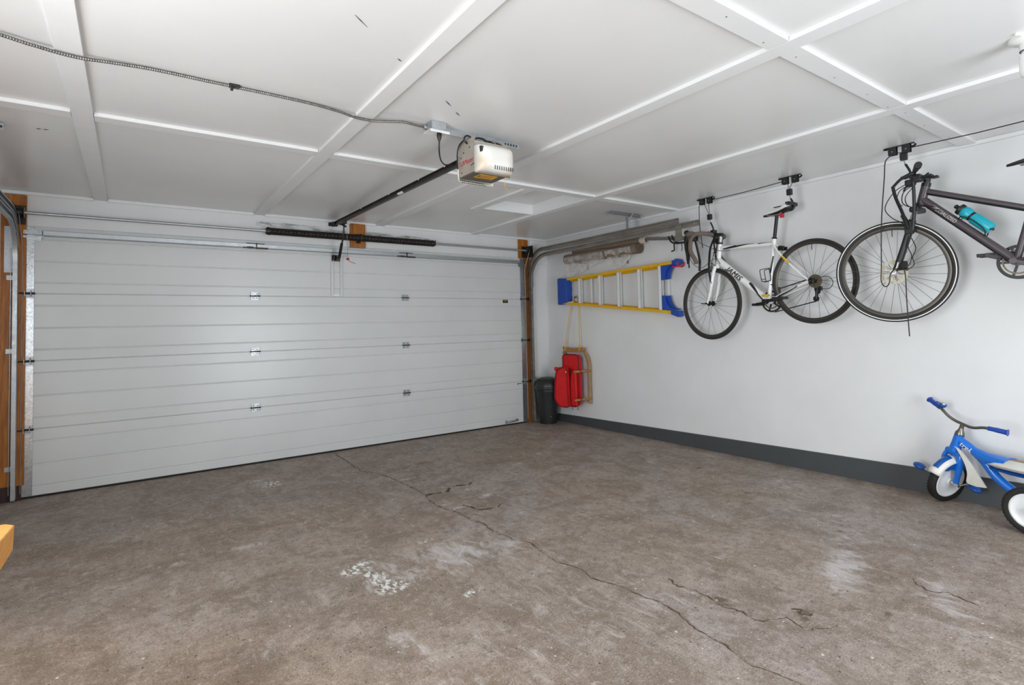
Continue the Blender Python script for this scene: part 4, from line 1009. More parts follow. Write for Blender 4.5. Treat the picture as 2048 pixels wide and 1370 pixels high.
def road_bike():
    x0, y0, k = 5.01, -3.1, .03
    def B(y, z, l=0):
        d = y+3.588; y -= .0286*d; z -= .004*d
        return V((x0+(y-y0)*k-l, y, z))
    LAT = V((-1, 0, 0)); W = MT['framewhite']
    t = thing('road_bicycle', 'white road bicycle with drop handlebar hanging on the wall', 'bicycle', B(-3.1, 1.08))
    rh, fh, bb = (-3.587, 1.548), (-2.617, 1.421), (-3.205, 1.408)
    ht, hb, st = (-2.745, 1.955), (-2.718, 1.785), (-3.277, 1.93)
    tt0, tt1, dt0 = (-2.742, 1.922), (-3.268, 1.885), (-2.722, 1.808)
    fr = MB(); fr.cyl(B(*ht), B(*hb), .0205, n=18); fr.build('head_tube', W, t)
    o = MB().tube([B(*tt0), B(*tt1)], [.0185, .016], 14).build('top_tube', W, t)
    MB().tube([B(*dt0), B(*bb)], [.031, .027], 18).build('down_tube', W, t)
    MB().tube([B(*st), B(*bb)], [.0165, .0175], 14).build('seat_tube', W, t)
    MB().cyl(B(*bb, -.036), B(*bb, .036), .022, n=18).build('bottom_bracket_shell', W, t)
    for s in (1, -1):
        MB().tube(smoothp([B(-3.272, 1.885, s*.016), B(-3.33, 1.80, s*.032), B(-3.46, 1.66, s*.05), B(rh[0]+.012, rh[1]+.012, s*.066)], 4), .0085, 10).build('seat_stay', W, t)
        MB().tube(smoothp([B(bb[0]-.01, bb[1], s*.025), B(-3.33, 1.455, s*.04), B(-3.48, 1.51, s*.056), B(rh[0]+.008, rh[1]-.004, s*.066)], 4), .0095, 10).build('chain_stay', W, t)
        patch(t, B(-3.30, 1.44, s*.036), B(-3.50, 1.517, s*.057), .0098, .05, .95, (-60, 10), (-30, 60), LAT*s, MT['black'])
    # painted black swooshes
    patch(t, B(*tt0), B(*tt1), .018, .08, .34, (-70, -30), (-20, 50), LAT, MT['black'])
    patch(t, B(*tt0), B(*tt1), .0175, .34, .66, (-20, 30), (60, 100), LAT, MT['black'])
    patch(t, B(*tt0), B(*tt1), .0165, .74, .98, (20, 60), (70, 110), LAT, MT['black'])
    patch(t, B(*dt0), B(*bb), .0288, .62, .82, (40, 100), (-10, 15), LAT, MT['black'])
    patch(t, B(*dt0), B(*bb), .0282, .80, .99, (-10, 15), (-70, -30), LAT, MT['black'])
    patch(t, B(*st), B(*bb), .0172, .28, .55, (-60, -20), (-20, 30), LAT, MT['black'])
    patch(t, B(-3.33, 1.80, .032), B(-3.46, 1.66, .05), .0088, .2, .7, (-80, 60), (-80, 60), LAT, MT['yel'])
    for du in (-.0016, 0, .0016): tube_text(t, 'AMIS', .066, B(*dt0), B(*bb), .0312, .34, LAT, MT['ink'], shear=.2, ext=.0010, space=1.1, vo=.004, du=du+.016)
    d_ = (B(*bb)-B(*dt0)).normalized(); up_ = d_.cross(LAT).normalized(); up_ = up_ if up_.z > 0 else -up_; c_ = B(*dt0)+(B(*bb)-B(*dt0))*.34
    q_ = [(-.060, .0235), (-.0615, .012), (-.063, 0), (-.065, -.011), (-.069, -.0185), (-.076, -.0215), (-.083, -.019), (-.087, -.012)]; jm = MB(); jv = []
    for i, (u, v) in enumerate(q_):
        a_, b_ = q_[max(i-1, 0)], q_[min(i+1, len(q_)-1)]; L_ = math.hypot(b_[0]-a_[0], b_[1]-a_[1]); nx_, ny_ = -(b_[1]-a_[1])/L_*.0052, (b_[0]-a_[0])/L_*.0052
        for s_ in (1, -1):
            an = (v+s_*ny_+.004)/.0312; jv.append(c_+d_*(u+s_*nx_)+(LAT*math.cos(an)+up_*math.sin(an))*.0333)
    jm.add(jv, [(2*i, 2*i+1, 2*i+3, 2*i+2) for i in range(len(q_)-1)]); jm.build('lettering', MT['ink'], t, smooth=0)
    # seat post, saddle
    MB().cyl(B(-3.274, 1.905), B(-3.31, 2.13), .0136, n=14).build('seat_post', MT['blackm'], t)
    MB().torus(B(-3.277, 1.932), B(-3.31, 2.13)-B(-3.274, 1.905), .017, .006, 18, 8).build('seat_clamp', MT['black'], t)
    s = saddle_mesh(B, (-3.172, 2.146), (-3.45, 2.184), .068).build('saddle', MT['framewhite'], t, smooth=60)
    s2 = saddle_mesh(lambda y, z, l: B(y, z-.013, l*.8), (-3.19, 2.142), (-3.45, 2.178), .066).build('saddle_shell', MT['black'], s, smooth=60)
    m = MB()
    for l in (.02, -.02): m.tube(smoothp([B(-3.22, 2.135, l), B(-3.26, 2.122, l), B(-3.34, 2.122, l), B(-3.41, 2.16, l)], 4), .0038, 7)
    m.build('saddle_rails', MT['silver'], s)
    MB().box(B(-3.437, 2.186), (.125, .04, .03)).box(B(-3.36, 2.178, .037), (.012, .11, .008)).build('saddle_trim', MT['black'], s, smooth=0, bevel=.006)
    MB().box(B(-3.352, 2.108), (.028, .03, .034)).build('tail_light', MT['red'], t, smooth=0, bevel=.005)
    # steering group
    ax = (B(*ht)-B(*hb)).normalized(); O = B(*hb); ang = math.radians(-6.3)
    def S(y, z, l=0): return rotv(B(y, z, l), O, ax, ang)
    for s_ in (1, -1):
        MB().tube(smoothp([S(-2.708, 1.755, s_*.028), S(-2.695, 1.70, s_*.042), S(-2.665, 1.56, s_*.047), S(-2.64, 1.48, s_*.048), S(fh[0], fh[1], s_*.05)], 4), [.017]*5+[.016]*4+[.013]*4+[.010]*4, 12).build('fork_blade', W, t)
    MB().tube([S(*hb), S(-2.711, 1.755), S(-2.706, 1.742)], [.021, .024, .02], 14).build('fork_crown', W, t)
    MB().cyl(S(*hb), S(-2.7225, 1.812), .0225, n=18).cyl(S(*ht), S(-2.7478, 1.973), .0225, n=18).build('headset', MT['black'], t)
    MB().cyl(S(-2.747, 1.97), S(-2.757, 2.03), .0165, n=14).build('steerer_spacers', MT['silver'], t)
    MB().tube([S(-2.775, 2.036), S(-2.75, 2.04), S(-2.68, 2.052)], [.018, .0195, .016], 12).cyl(S(-2.675, 2.052, -.024), S(-2.675, 2.052, .024), .022, n=14).build('stem', MT['black'], t)
    MB().box(S(-2.672, 2.083), (.045, .045, .03)).build('bike_computer', MT['black'], t, smooth=0, bevel=.006)
    for s_ in (1, -1):
        path = [(-2.675, 2.052, 0), (-2.675, 2.053, .05), (-2.672, 2.055, .11), (-2.66, 2.056, .15), (-2.635, 2.054, .175), (-2.60, 2.044, .185), (-2.572, 2.012, .188), (-2.556, 1.965, .189), (-2.558, 1.912, .19), (-2.578, 1.868, .191), (-2.606, 1.832, .192), (-2.625, 1.80, .192), (-2.628, 1.78, .192)]
        MB().tube(smoothp([S(y, z, s_*l) for y, z, l in path], 4), .0195, 12).build('handlebar_half', MT['tape'], t)
        h = MB(); h.tube(smoothp([S(-2.605, 2.052, s_*.183), S(-2.565, 2.064, s_*.186), S(-2.53, 2.066, s_*.188), S(-2.512, 2.085, s_*.19)], 4), [.024]*4+[.026]*4+[.023]*3+[.02]*2, 12); hd = h.build('brake_hood', MT['tape'], t)
        MB().tube([S(-2.524, 2.07, s_*.189), S(-2.512, 2.088, s_*.19), S(-2.506, 2.10, s_*.19)], [.024, .025, .018], 10).box(S(-2.585, 2.02, s_*.165), (.05, .05, .05)).build('hood_cap', MT['black'], t, bevel=.004)
        MB().tube(smoothp([S(-2.522, 2.065, s_*.19), S(-2.505, 2.02, s_*.193), S(-2.512, 1.94, s_*.195), S(-2.525, 1.86, s_*.196), S(-2.53, 1.79, s_*.196)], 5), [.020]*6+[.019]*6+[.016]*6+[.012]*3, 8, flat=.6).build('brake_lever', MT['black'], t)
    # cables
    B_ = MT['blackcable']; m = MB()
    m.tube(smoothp([S(-2.53, 2.03, .19), S(-2.50, 1.93, .16), S(-2.51, 1.83, .14), S(-2.54, 1.77, .10), S(-2.59, 1.755, .07), S(-2.66, 1.80, .05), S(-2.705, 1.83, .028), S(-2.712, 1.80, .022)], 6), .0026, 6)
    m.tube(smoothp([S(-2.55, 2.0, -.19), S(-2.53, 1.90, -.15), S(-2.55, 1.80, -.10), S(-2.60, 1.76, -.05), S(-2.65, 1.80, .02), S(-2.70, 1.76, .03), S(-2.705, 1.72, .01)], 6), .0026, 6)
    m.tube(smoothp([S(-2.62, 2.04, .18), S(-2.60, 1.99, .12), S(-2.64, 1.95, .06), B(-2.75, 1.895, .026), B(-2.85, 1.885, .024), B(-2.86, 1.886, .022)], 6), .0026, 6)
    m.tube(smoothp([S(-2.62, 2.04, -.16), S(-2.62, 1.93, -.08), B(-2.69, 1.87, .03), B(-2.73, 1.82, .036), B(-2.76, 1.77, .03)], 6), .0026, 6)
    m.build('control_cables', B_, t)
    MB().tube(smoothp([S(-2.54, 2.0, .2), S(-2.56, 1.9, .2), S(-2.545, 1.80, .2), S(-2.548, 1.75, .2)], 4), .008, 6, flat=.5).tube(smoothp([S(-2.595, 2.02, .165), S(-2.60, 1.92, .14), S(-2.605, 1.82, .12), S(-2.60, 1.72, .12)], 4), .014, 6, flat=.4).tube(smoothp([S(-2.66, 2.03, -.02), S(-2.655, 1.93, .03), S(-2.665, 1.82, .06), S(-2.66, 1.72, .06), S(-2.675, 1.60, .055)], 5), .014, 6, flat=.45).build('hanging_strap', MT['black'], t)
    # wheels
    mm = dict(tyre=MT['rubber'], rim=MT['rimdark'], spoke=MT['spoke'], hub=MT['blackm'])
    wax = rotv(V((-1, 0, 0)), V((0, 0, 0)), ax, ang)
    wheel(t, S(*fh), wax, .334, .0125, 20, .022, mm, .05)
    wheel(t, B(*rh), V((-1, .03, 0)), .334, .0125, 24, .022, mm, .065)
    MB().cyl(S(fh[0], fh[1], .05), S(fh[0], fh[1], .068), .008, n=10).tube([S(fh[0], fh[1], .066), S(fh[0]+.03, fh[1]-.002, .072), S(fh[0]+.055, fh[1]+.002, .068)], .005, 6).cyl(S(fh[0], fh[1], -.05), S(fh[0], fh[1], -.064), .01, n=10).build('quick_release', MT['black'], t)
    # brakes
    MB().box(S(-2.665, 1.762, 0), (.055, .018, .03)).box(S(-2.64, 1.745, .026), (.012, .04, .04)).box(S(-2.64, 1.745, -.026), (.012, .04, .04)).build('front_brake', MT['silver'], t, smooth=0, bevel=.003)
    MB().box(B(-3.335, 1.845, 0), (.055, .03, .028)).box(B(-3.345, 1.835, .026), (.012, .05, .03)).box(B(-3.345, 1.835, -.026), (.012, .05, .03)).build('rear_brake', MT['blackm'], t, smooth=0, bevel=.003)
    # drivetrain
    crankset(t, B, bb, (-1, .10), .088, arm=.17)
    lat = B(0, 0, 1)-B(0, 0, 0)
    m = MB()
    for i in range(8):
        r = .024+.0042*i; l = -.052+.0032*i; m.cyl(B(*rh, l), B(*rh, l+.0018), r, n=30)
    m.build('cassette', MT['bronze'], t)
    MB().tube([B(rh[0]-.012, rh[1]-.05, -.045), B(-3.592, 1.47, -.042), B(-3.585, 1.41, -.04)], [.012, .013, .010], 8).box(B(-3.598, 1.49, -.055), (.03, .05, .035)).cyl(B(-3.585, 1.41, -.034), B(-3.585, 1.41, -.046), .022, n=14).cyl(B(-3.60, 1.465, -.034), B(-3.60, 1.465, -.046), .02, n=14).build('rear_derailleur', MT['blackm'], t)
    MB().tube(smoothp([B(-3.61, 1.49, -.06), B(-3.68, 1.485, -.062), B(-3.71, 1.53, -.062), B(-3.68, 1.575, -.06), B(-3.62, 1.58, -.055)], 6), .0026, 6).build('derailleur_cable', B_, t)
    MB().bar(B(-3.585, 1.39, -.04), B(-3.23, 1.318, -.042), .006, .008).bar(B(rh[0], rh[1]+.035, -.045), B(-3.22, 1.497, -.042), .006, .008).build('chain', MT['blackm'], t, smooth=0)
    MB().box(B(-3.262, 1.50, -.04), (.02, .05, .05)).build('front_derailleur', MT['bronze'], t, smooth=0, bevel=.004)
    # bottle cage on the seat tube
    m = MB()
    for l in (.034, -.034): m.tube(smoothp([B(-3.235, 1.585, l*.4), B(-3.21, 1.578, l*.6), B(-3.17, 1.58, l), B(-3.162, 1.60, l), B(-3.152, 1.665, l), B(-3.165, 1.68, l), B(-3.235, 1.685, l*.8)], 4), .0032, 6)
    m.tube(smoothp([B(-3.235, 1.685, .03), B(-3.24, 1.60, .02), B(-3.222, 1.56, .006)], 4), .004, 6); m.box(B(-3.235, 1.63), (.02, .008, .13)); m.tube([B(-3.162, 1.6, .034), B(-3.150, 1.6, 0), B(-3.162, 1.6, -.034)], .0032, 6); m.tube([B(-3.165, 1.58, .034), B(-3.165, 1.575, -.034)], .0032, 6)
    m.build('bottle_cage', MT['black'], t)
    MB().box(B(-3.19, 1.46, .02), (.03, .06, .02), None).build('multi_tool', MT['yel'], t, smooth=0, bevel=.004)
    MB().torus(B(-3.248, 1.545), B(*st)-B(*bb), .019, .004, 18, 6).build('cable_band', MT['black'], t)
    return t

def hybrid_bike():
    X0 = 4.94
    def B(y, z, l=0): return V((X0-l, y, z))
    LAT = V((-1, 0, 0)); G = MT['framegrey']
    t = thing('hybrid_bicycle', 'dark plum grey flat bar bicycle hanging at the right edge', 'bicycle', B(-4.7, 1.2))
    rh, fh, bb = (-5.215, 1.69), (-4.16, 1.561), (-4.79, 1.565)
    ht, hb, st = (-4.363, 2.112), (-4.333, 2.004), (-4.878, 1.90)
    tt0, tt1, dt0 = (-4.356, 2.082), (-4.868, 1.866), (-4.34, 2.03)
    MB().cyl(B(*ht), B(*hb), .026, n=20).build('head_tube', G, t)
    MB().tube([B(*tt0), B(*tt1)], [.0205, .0185], 16).build('top_tube', G, t)
    MB().tube([B(*dt0), B(*bb)], [.0265, .0255], 16).build('down_tube', G, t)
    MB().tube([B(*st), B(*bb)], [.0175, .019], 16).build('seat_tube', G, t)
    MB().cyl(B(*bb, -.037), B(*bb, .037), .024, n=18).build('bottom_bracket_shell', G, t)
    for s in (1, -1):
        MB().tube(smoothp([B(-4.875, 1.87, s*.018), B(-4.98, 1.82, s*.05), B(-5.13, 1.735, s*.062), B(rh[0]+.01, rh[1]+.01, s*.07)], 4), .010, 10).build('seat_stay', G, t)
        MB().tube(smoothp([B(bb[0]-.01, bb[1], s*.028), B(-4.92, 1.60, s*.05), B(-5.1, 1.655, s*.062), B(rh[0]+.008, rh[1]-.004, s*.07)], 4), .011, 10).build('chain_stay', G, t)
    patch(t, B(*dt0), B(*bb), .0268, .05, .98, (-75, -42), (-75, -42), LAT, MT['black'])
    patch(t, B(*tt0), B(*tt1), .0207, .04, .98, (-80, -30), (-80, -30), LAT, MT['black'])
    tube_text(t, 'SPECIALIZED', .030, B(*dt0), B(*bb), .0268, .265, LAT, MT['decalgrey'], bold=.0003, shear=.2)
    MB().cyl(B(-4.874, 1.88), B(-4.925, 2.15), .0140, n=14).build('seat_post', MT['black'], t)
    MB().torus(B(-4.879, 1.903), B(-4.925, 2.15)-B(-4.874, 1.88), .019, .006, 18, 8).build('seat_clamp', MT['black'], t)
    s = saddle_mesh(B, (-4.772, 2.146), (-5.04, 2.205), .078).build('saddle', MT['black'], t, smooth=60)
    MB().tube([B(-4.83, 2.135, .02), B(-4.9, 2.135, .02), B(-4.99, 2.17, .02)], .004, 6).tube([B(-4.83, 2.135, -.02), B(-4.9, 2.135, -.02), B(-4.99, 2.17, -.02)], .004, 6).build('saddle_rails', MT['silver'], s)
    # steering group turned towards the wall
    ax = (B(*ht)-B(*hb)).normalized(); O = B(*hb); ang = math.radians(17)
    def S(y, z, l=0): return rotv(B(y, z, l), O, ax, ang)
    MB().cyl(S(*hb), S(-4.328, 1.985), .029, n=18).cyl(S(*ht), S(-4.370, 2.135), .027, n=18).cyl(S(-4.369, 2.13), S(-4.377, 2.165), .019, n=14).build('headset', MT['black'], t)
    MB().box(S(-4.312, 1.963), (.15, .055, .036)).build('fork_crown', MT['black'], t, smooth=0, bevel=.012, seg=3)
    for s_ in (1, -1):
        MB().cyl(S(-4.303, 1.97, s_*.058), S(-4.27, 1.86, s_*.058), .0145, n=14).build('fork_stanchion', MT['chrome'], t)
        MB().tube(smoothp([S(-4.282, 1.90, s_*.058), S(-4.26, 1.83, s_*.058), S(-4.2, 1.65, s_*.058), S(-4.175, 1.585, s_*.056), S(fh[0], fh[1], s_*.052)], 4), [.020]*6+[.019]*4+[.017]*4+[.012]*3, 12).build('fork_lower', MT['black'], t)
    MB().tube(smoothp([S(-4.262, 1.86, .058), S(-4.235, 1.925, .04), S(-4.23, 1.935, 0), S(-4.235, 1.925, -.04), S(-4.262, 1.86, -.058)], 4), .014, 10).build('fork_arch', MT['black'], t)
    # stem and flat bar, rolled so the near grip hangs low
    MB().tube([S(-4.385, 2.158), S(-4.37, 2.162), S(-4.30, 2.192)], [.021, .021, .017], 12).cyl(S(-4.298, 2.193, -.026), S(-4.298, 2.193, .026), .023, n=14).build('stem', MT['black'], t)
    MB().tube(smoothp([S(-4.298, 2.193, 0), S(-4.300, 2.194, .05), S(-4.308, 2.20, .11), S(-4.318, 2.21, .17), S(-4.325, 2.213, .20)], 5), .0125, 10).build('handlebar_half', MT['black'], t)
    MB().tube(smoothp([S(-4.298, 2.193, 0), S(-4.300, 2.194, -.05), S(-4.312, 2.198, -.11), S(-4.33, 2.20, -.19)], 5), .0125, 10).build('handlebar_half', MT['black'], t)
    MB().tube(smoothp([S(-4.318, 2.210, .16), S(-4.33, 2.217, .24), S(-4.336, 2.222, .285)], 4), [.016]*4+[.021]*5, 12).build('grip', MT['rubber'], t)
    MB().tube(smoothp([S(-4.318, 2.2, -.14), S(-4.325, 2.205, -.21), S(-4.328, 2.206, -.255)], 4), .0165, 12).build('grip', MT['rubber'], t)
    # paddle-shaped lever, shifter pods
    q = MB(); q.tube(smoothp([S(-4.305, 2.195, .14), S(-4.275, 2.185, .15), S(-4.235, 2.16, .18), S(-4.195, 2.115, .21)], 5), [.014]*5+[.013]*5+[.011]*5+[.009], 10, flat=.8); q.build('brake_lever', MT['black'], t)
    MB().tube(smoothp([S(-4.312, 2.17, .09), S(-4.35, 2.165, .10), S(-4.385, 2.185, .11)], 4), .009, 8, flat=.6).build('shift_lever', MT['black'], t)
    MB().box(S(-4.325, 2.165, .075), (.06, .05, .05)).box(S(-4.285, 2.145, .06), (.05, .055, .04)).build('shifter_pod', MT['black'], t, smooth=0, bevel=.010, seg=3)
    MB().box(S(-4.372, 2.176, .0), (.05, .07, .02)).box(S(-4.415, 2.165, 0), (.04, .04, .016)).build('bell_mount', MT['black'], t, smooth=0, bevel=.006)
    MB().tube(smoothp([S(-4.30, 2.13, .05), S(-4.26, 2.12, .05), S(-4.245, 2.095, .05)], 4), .006, 7).build('cable_stub', MT['black'], t)
    B_ = MT['blackcable']; m = MB()
    m.tube(smoothp([S(-4.29, 2.15, .06), S(-4.20, 2.10, .09), S(-4.14, 2.0, .1), S(-4.17, 1.93, .09), S(-4.24, 1.87, .075), S(-4.255, 1.80, .07)], 7), .0032, 6)
    m.tube(smoothp([S(-4.29, 2.14, .05), S(-4.225, 2.10, .07), S(-4.205, 2.03, .08), S(-4.235, 2.0, .06)], 7), .0030, 6)
    m.tube(smoothp([S(-4.30, 2.13, .03), S(-4.245, 2.09, .05), S(-4.235, 2.02, .06), S(-4.28, 1.985, .05), B(-4.35, 1.985, .035), B(-4.42, 1.96, .034)], 7), .0032, 6)
    m.tube(smoothp([S(-4.30, 2.13, -.03), S(-4.25, 2.06, -.02), S(-4.27, 1.99, .05), B(-4.36, 1.975, .036), B(-4.44, 1.935, .034)], 7), .0030, 6)
    m.tube(smoothp([S(-4.255, 1.80, .075), S(-4.25, 1.72, .085), S(-4.265, 1.66, .08), S(-4.245, 1.60, .075), S(-4.20, 1.59, .07)], 7), .003, 6)
    m.tube(smoothp([S(-4.27, 1.78, .07), S(-4.29, 1.71, .09), S(-4.27, 1.65, .09), S(-4.275, 1.60, .085), S(-4.23, 1.565, .075)], 7), .003, 6)
    m.build('control_cables', B_, t)
    MB().tube(smoothp([S(-4.195, 2.12, .21), S(-4.205, 2.05, .18), S(-4.235, 1.94, .12), S(-4.255, 1.84, .085)], 6), .0105, 8, flat=.7).tube(smoothp([S(-4.30, 2.18, .09), S(-4.30, 2.08, .09), S(-4.295, 1.95, .09), S(-4.28, 1.83, .085)], 6), .0105, 8, flat=.7).build('hanging_strap', MT['black'], t)
    MB().box(S(-4.262, 1.85, .07), (.03, .05, .09)).build('strap_buckle', MT['black'], t, smooth=0, bevel=.006)
    mm = dict(tyre=MT['rubber'], rim=MT['rimdark'], spoke=MT['spoke'], hub=MT['silver'])
    wax = rotv(V((-1, 0, 0)), V((0, 0, 0)), ax, ang)
    wheel(t, S(*fh), wax, .346, .0195, 28, .022, mm, .05, disc=(.030, .082), line=True)
    wheel(t, B(*rh), (-1, 0, 0), .346, .0195, 32, .022, mm, .065, disc=(.034, .08), line=True)
    MB().box(S(-4.215, 1.60, .048), (.03, .05, .06)).build('brake_caliper', MT['blackm'], t, smooth=0, bevel=.006)
    MB().cyl(S(fh[0], fh[1], .05), S(fh[0], fh[1], .07), .016, n=14).tube([S(fh[0], fh[1], .068), S(fh[0]-.02, fh[1]+.03, .075), S(fh[0]-.03, fh[1]+.065, .074)], .007, 7).build('quick_release', MT['silver'], t)
    crankset(t, B, bb, (-.9, -.35), .096, arm=.172, matr=MT['framegrey'], ring_in=.78)
    m = MB(); m.ring([(.104, -.0015), (.104, .0015), (.088, .0015), (.088, -.0015)], B(*bb, -.052), (1, 0, 0), 64); m.build('chain_guard', MT['blackm'], t)
    m = MB()
    for i in range(8): m.cyl(B(*rh, -.052+.0032*i), B(*rh, -.0502+.0032*i), .024+.0045*i, n=28)
    m.build('cassette', MT['bronze'], t)
    MB().tube([B(-5.22, 1.64, -.045), B(-5.21, 1.58, -.042), B(-5.20, 1.52, -.04)], [.012, .013, .010], 8).build('rear_derailleur', MT['blackm'], t)
    MB().bar(B(-5.20, 1.5, -.04), B(-4.81, 1.47, -.042), .006, .008).bar(B(-5.215, 1.73, -.045), B(-4.80, 1.662, -.042), .006, .008).build('chain', MT['blackm'], t, smooth=0)
    # cage for the bottle, kickstand lug and pump peg
    d = (B(*bb)-B(*dt0)).normalized(); n_ = V((0, -d.z, d.y)); n_ = n_ if n_.z > 0 else -n_
    c0 = B(-4.56, 1.815)
    m = MB()
    for l in (.036, -.036): m.tube(smoothp([c0+n_*.0+d*-.05, c0+n_*.03+d*-.05+LAT*l, c0+n_*.05+d*.0+LAT*l*1.05, c0+n_*.045+d*.09+LAT*l*1.05, c0+n_*.02+d*.12+LAT*l*.6, c0+d*.12+n_*.003], 5), .0035, 6)
    m.tube([c0+n_*.06+d*.118+LAT*.03, c0+n_*.07+d*.122, c0+n_*.06+d*.118-LAT*.03], .005, 6); m.build('bottle_cage', MT['black'], t)
    MB().box(B(-4.705, 1.668, .0), (.03, .022, .02)).build('frame_boss', MT['black'], t, smooth=0, bevel=.004)
    b = thing('water_bottle', 'teal sports bottle with black cap in bicycle frame cage', 'bottle', c0)
    o = c0+n_*.062-d*.085
    MB().lathe([(.020, 0), (.030, .006), (.036, .02), (.0365, .05), (.029, .064), (.028, .072), (.036, .086), (.0365, .19), (.033, .2), (.02, .202)], o, d, 26).build('body', MT['teal'], b)
    MB().lathe([(.034, -.016), (.035, -.012), (.0345, .002), (.03, .008)], o, d, 24).lathe([(.010, -.046), (.013, -.042), (.0125, -.026), (.018, -.016)], o, d, 16).build('cap', MT['black'], b)
    MB().lathe([(.030, .060), (.031, .064), (.031, .074), (.030, .078)], o, d, 24, cap=False).build('grip_band', MT['black'], b)
    return t

# ------------------------------------------------------------------ hoists
def hoist(name, label, X, ya, yb, drop, tail, X2=None):
    X2 = X if X2 is None else X2
    t = thing(name, label, 'bike hoist', (X, ya, H))
    for i, (y, x) in enumerate(((ya, X), (yb, X2))):
        b = empty('pulley_bracket', (0, 0, 0), t)
        MB().bb(x-.012, x+.012, y-.085, y+.085, H-.0045, H-.0008).bb(x-.012, x+.012, y-.085, y-.08, H-.006, H-.0008).build('plate', MT['blackm'], b, smooth=0)
        MB().tube(smoothp([(x, y-.055, H-.004), (x, y-.06, H-.02), (x, y-.08, H-.024), (x, y-.095, H-.012)], 4), .007, 6).tube(smoothp([(x, y+.055, H-.004), (x, y+.075, H-.008), (x, y+.095, H-.004)], 4), .006, 6).build('curl', MT['blackm'], b)
        for dy in (-.04, .04):
            MB().bb(x-.014, x-.011, y+dy-.025, y+dy+.025, H-.058, H-.004).bb(x+.011, x+.014, y+dy-.025, y+dy+.025, H-.058, H-.004).build('cheek', MT['black'], b, smooth=0, bevel=.004)
            MB().cyl((x-.009, y+dy, H-.034), (x+.009, y+dy, H-.034), .020, n=16).build('sheave', MT['black'], b)
            MB().cyl((x-.016, y+dy, H-.034), (x+.016, y+dy, H-.034), .004, n=8).build('axle', MT['silver'], b)
        dx, dz, hy = drop[i]
        zb = H-dz
        blk = empty('hook_block', (0, 0, 0), t)
        xx = x+dx
        MB().tube([(x, y-.025, H-.045), (xx, hy, zb+.03)], .0028, 6).tube([(x, y+.02, H-.045), (xx, hy+.008, zb+.03)], .0028, 6).build('fall_rope', MT['blackcable'], blk)
        MB().box((xx, hy, zb), (.03, .042, .052)).build('block', MT['black'], blk, smooth=0, bevel=.006)
        MB().tube([(xx, hy, zb-.026), (xx, hy-.006, zb-.06)], .0035, 6).build('swivel', MT['silver'], blk)
        yy = hy-.008
        MB().tube(smoothp([(xx, yy, zb-.055), (xx, yy-.014, zb-.085), (xx, yy-.024, zb-.115), (xx, yy-.018, zb-.142), (xx, yy+.008, zb-.15), (xx, yy+.03, zb-.138)], 5), .0075, 8).build('hook', MT['black'], blk)
    MB().tube([(X, ya-.05, H-.03), ((X+X2)/2, (ya+yb)/2, H-.036), (X2, yb+.05, H-.03)], .0034, 6).build('long_rope', MT['blackcable'], t)
    MB().tube(smoothp(tail, 6), .0036, 6).build('hauling_rope', MT['blackcable'], t)
    return t

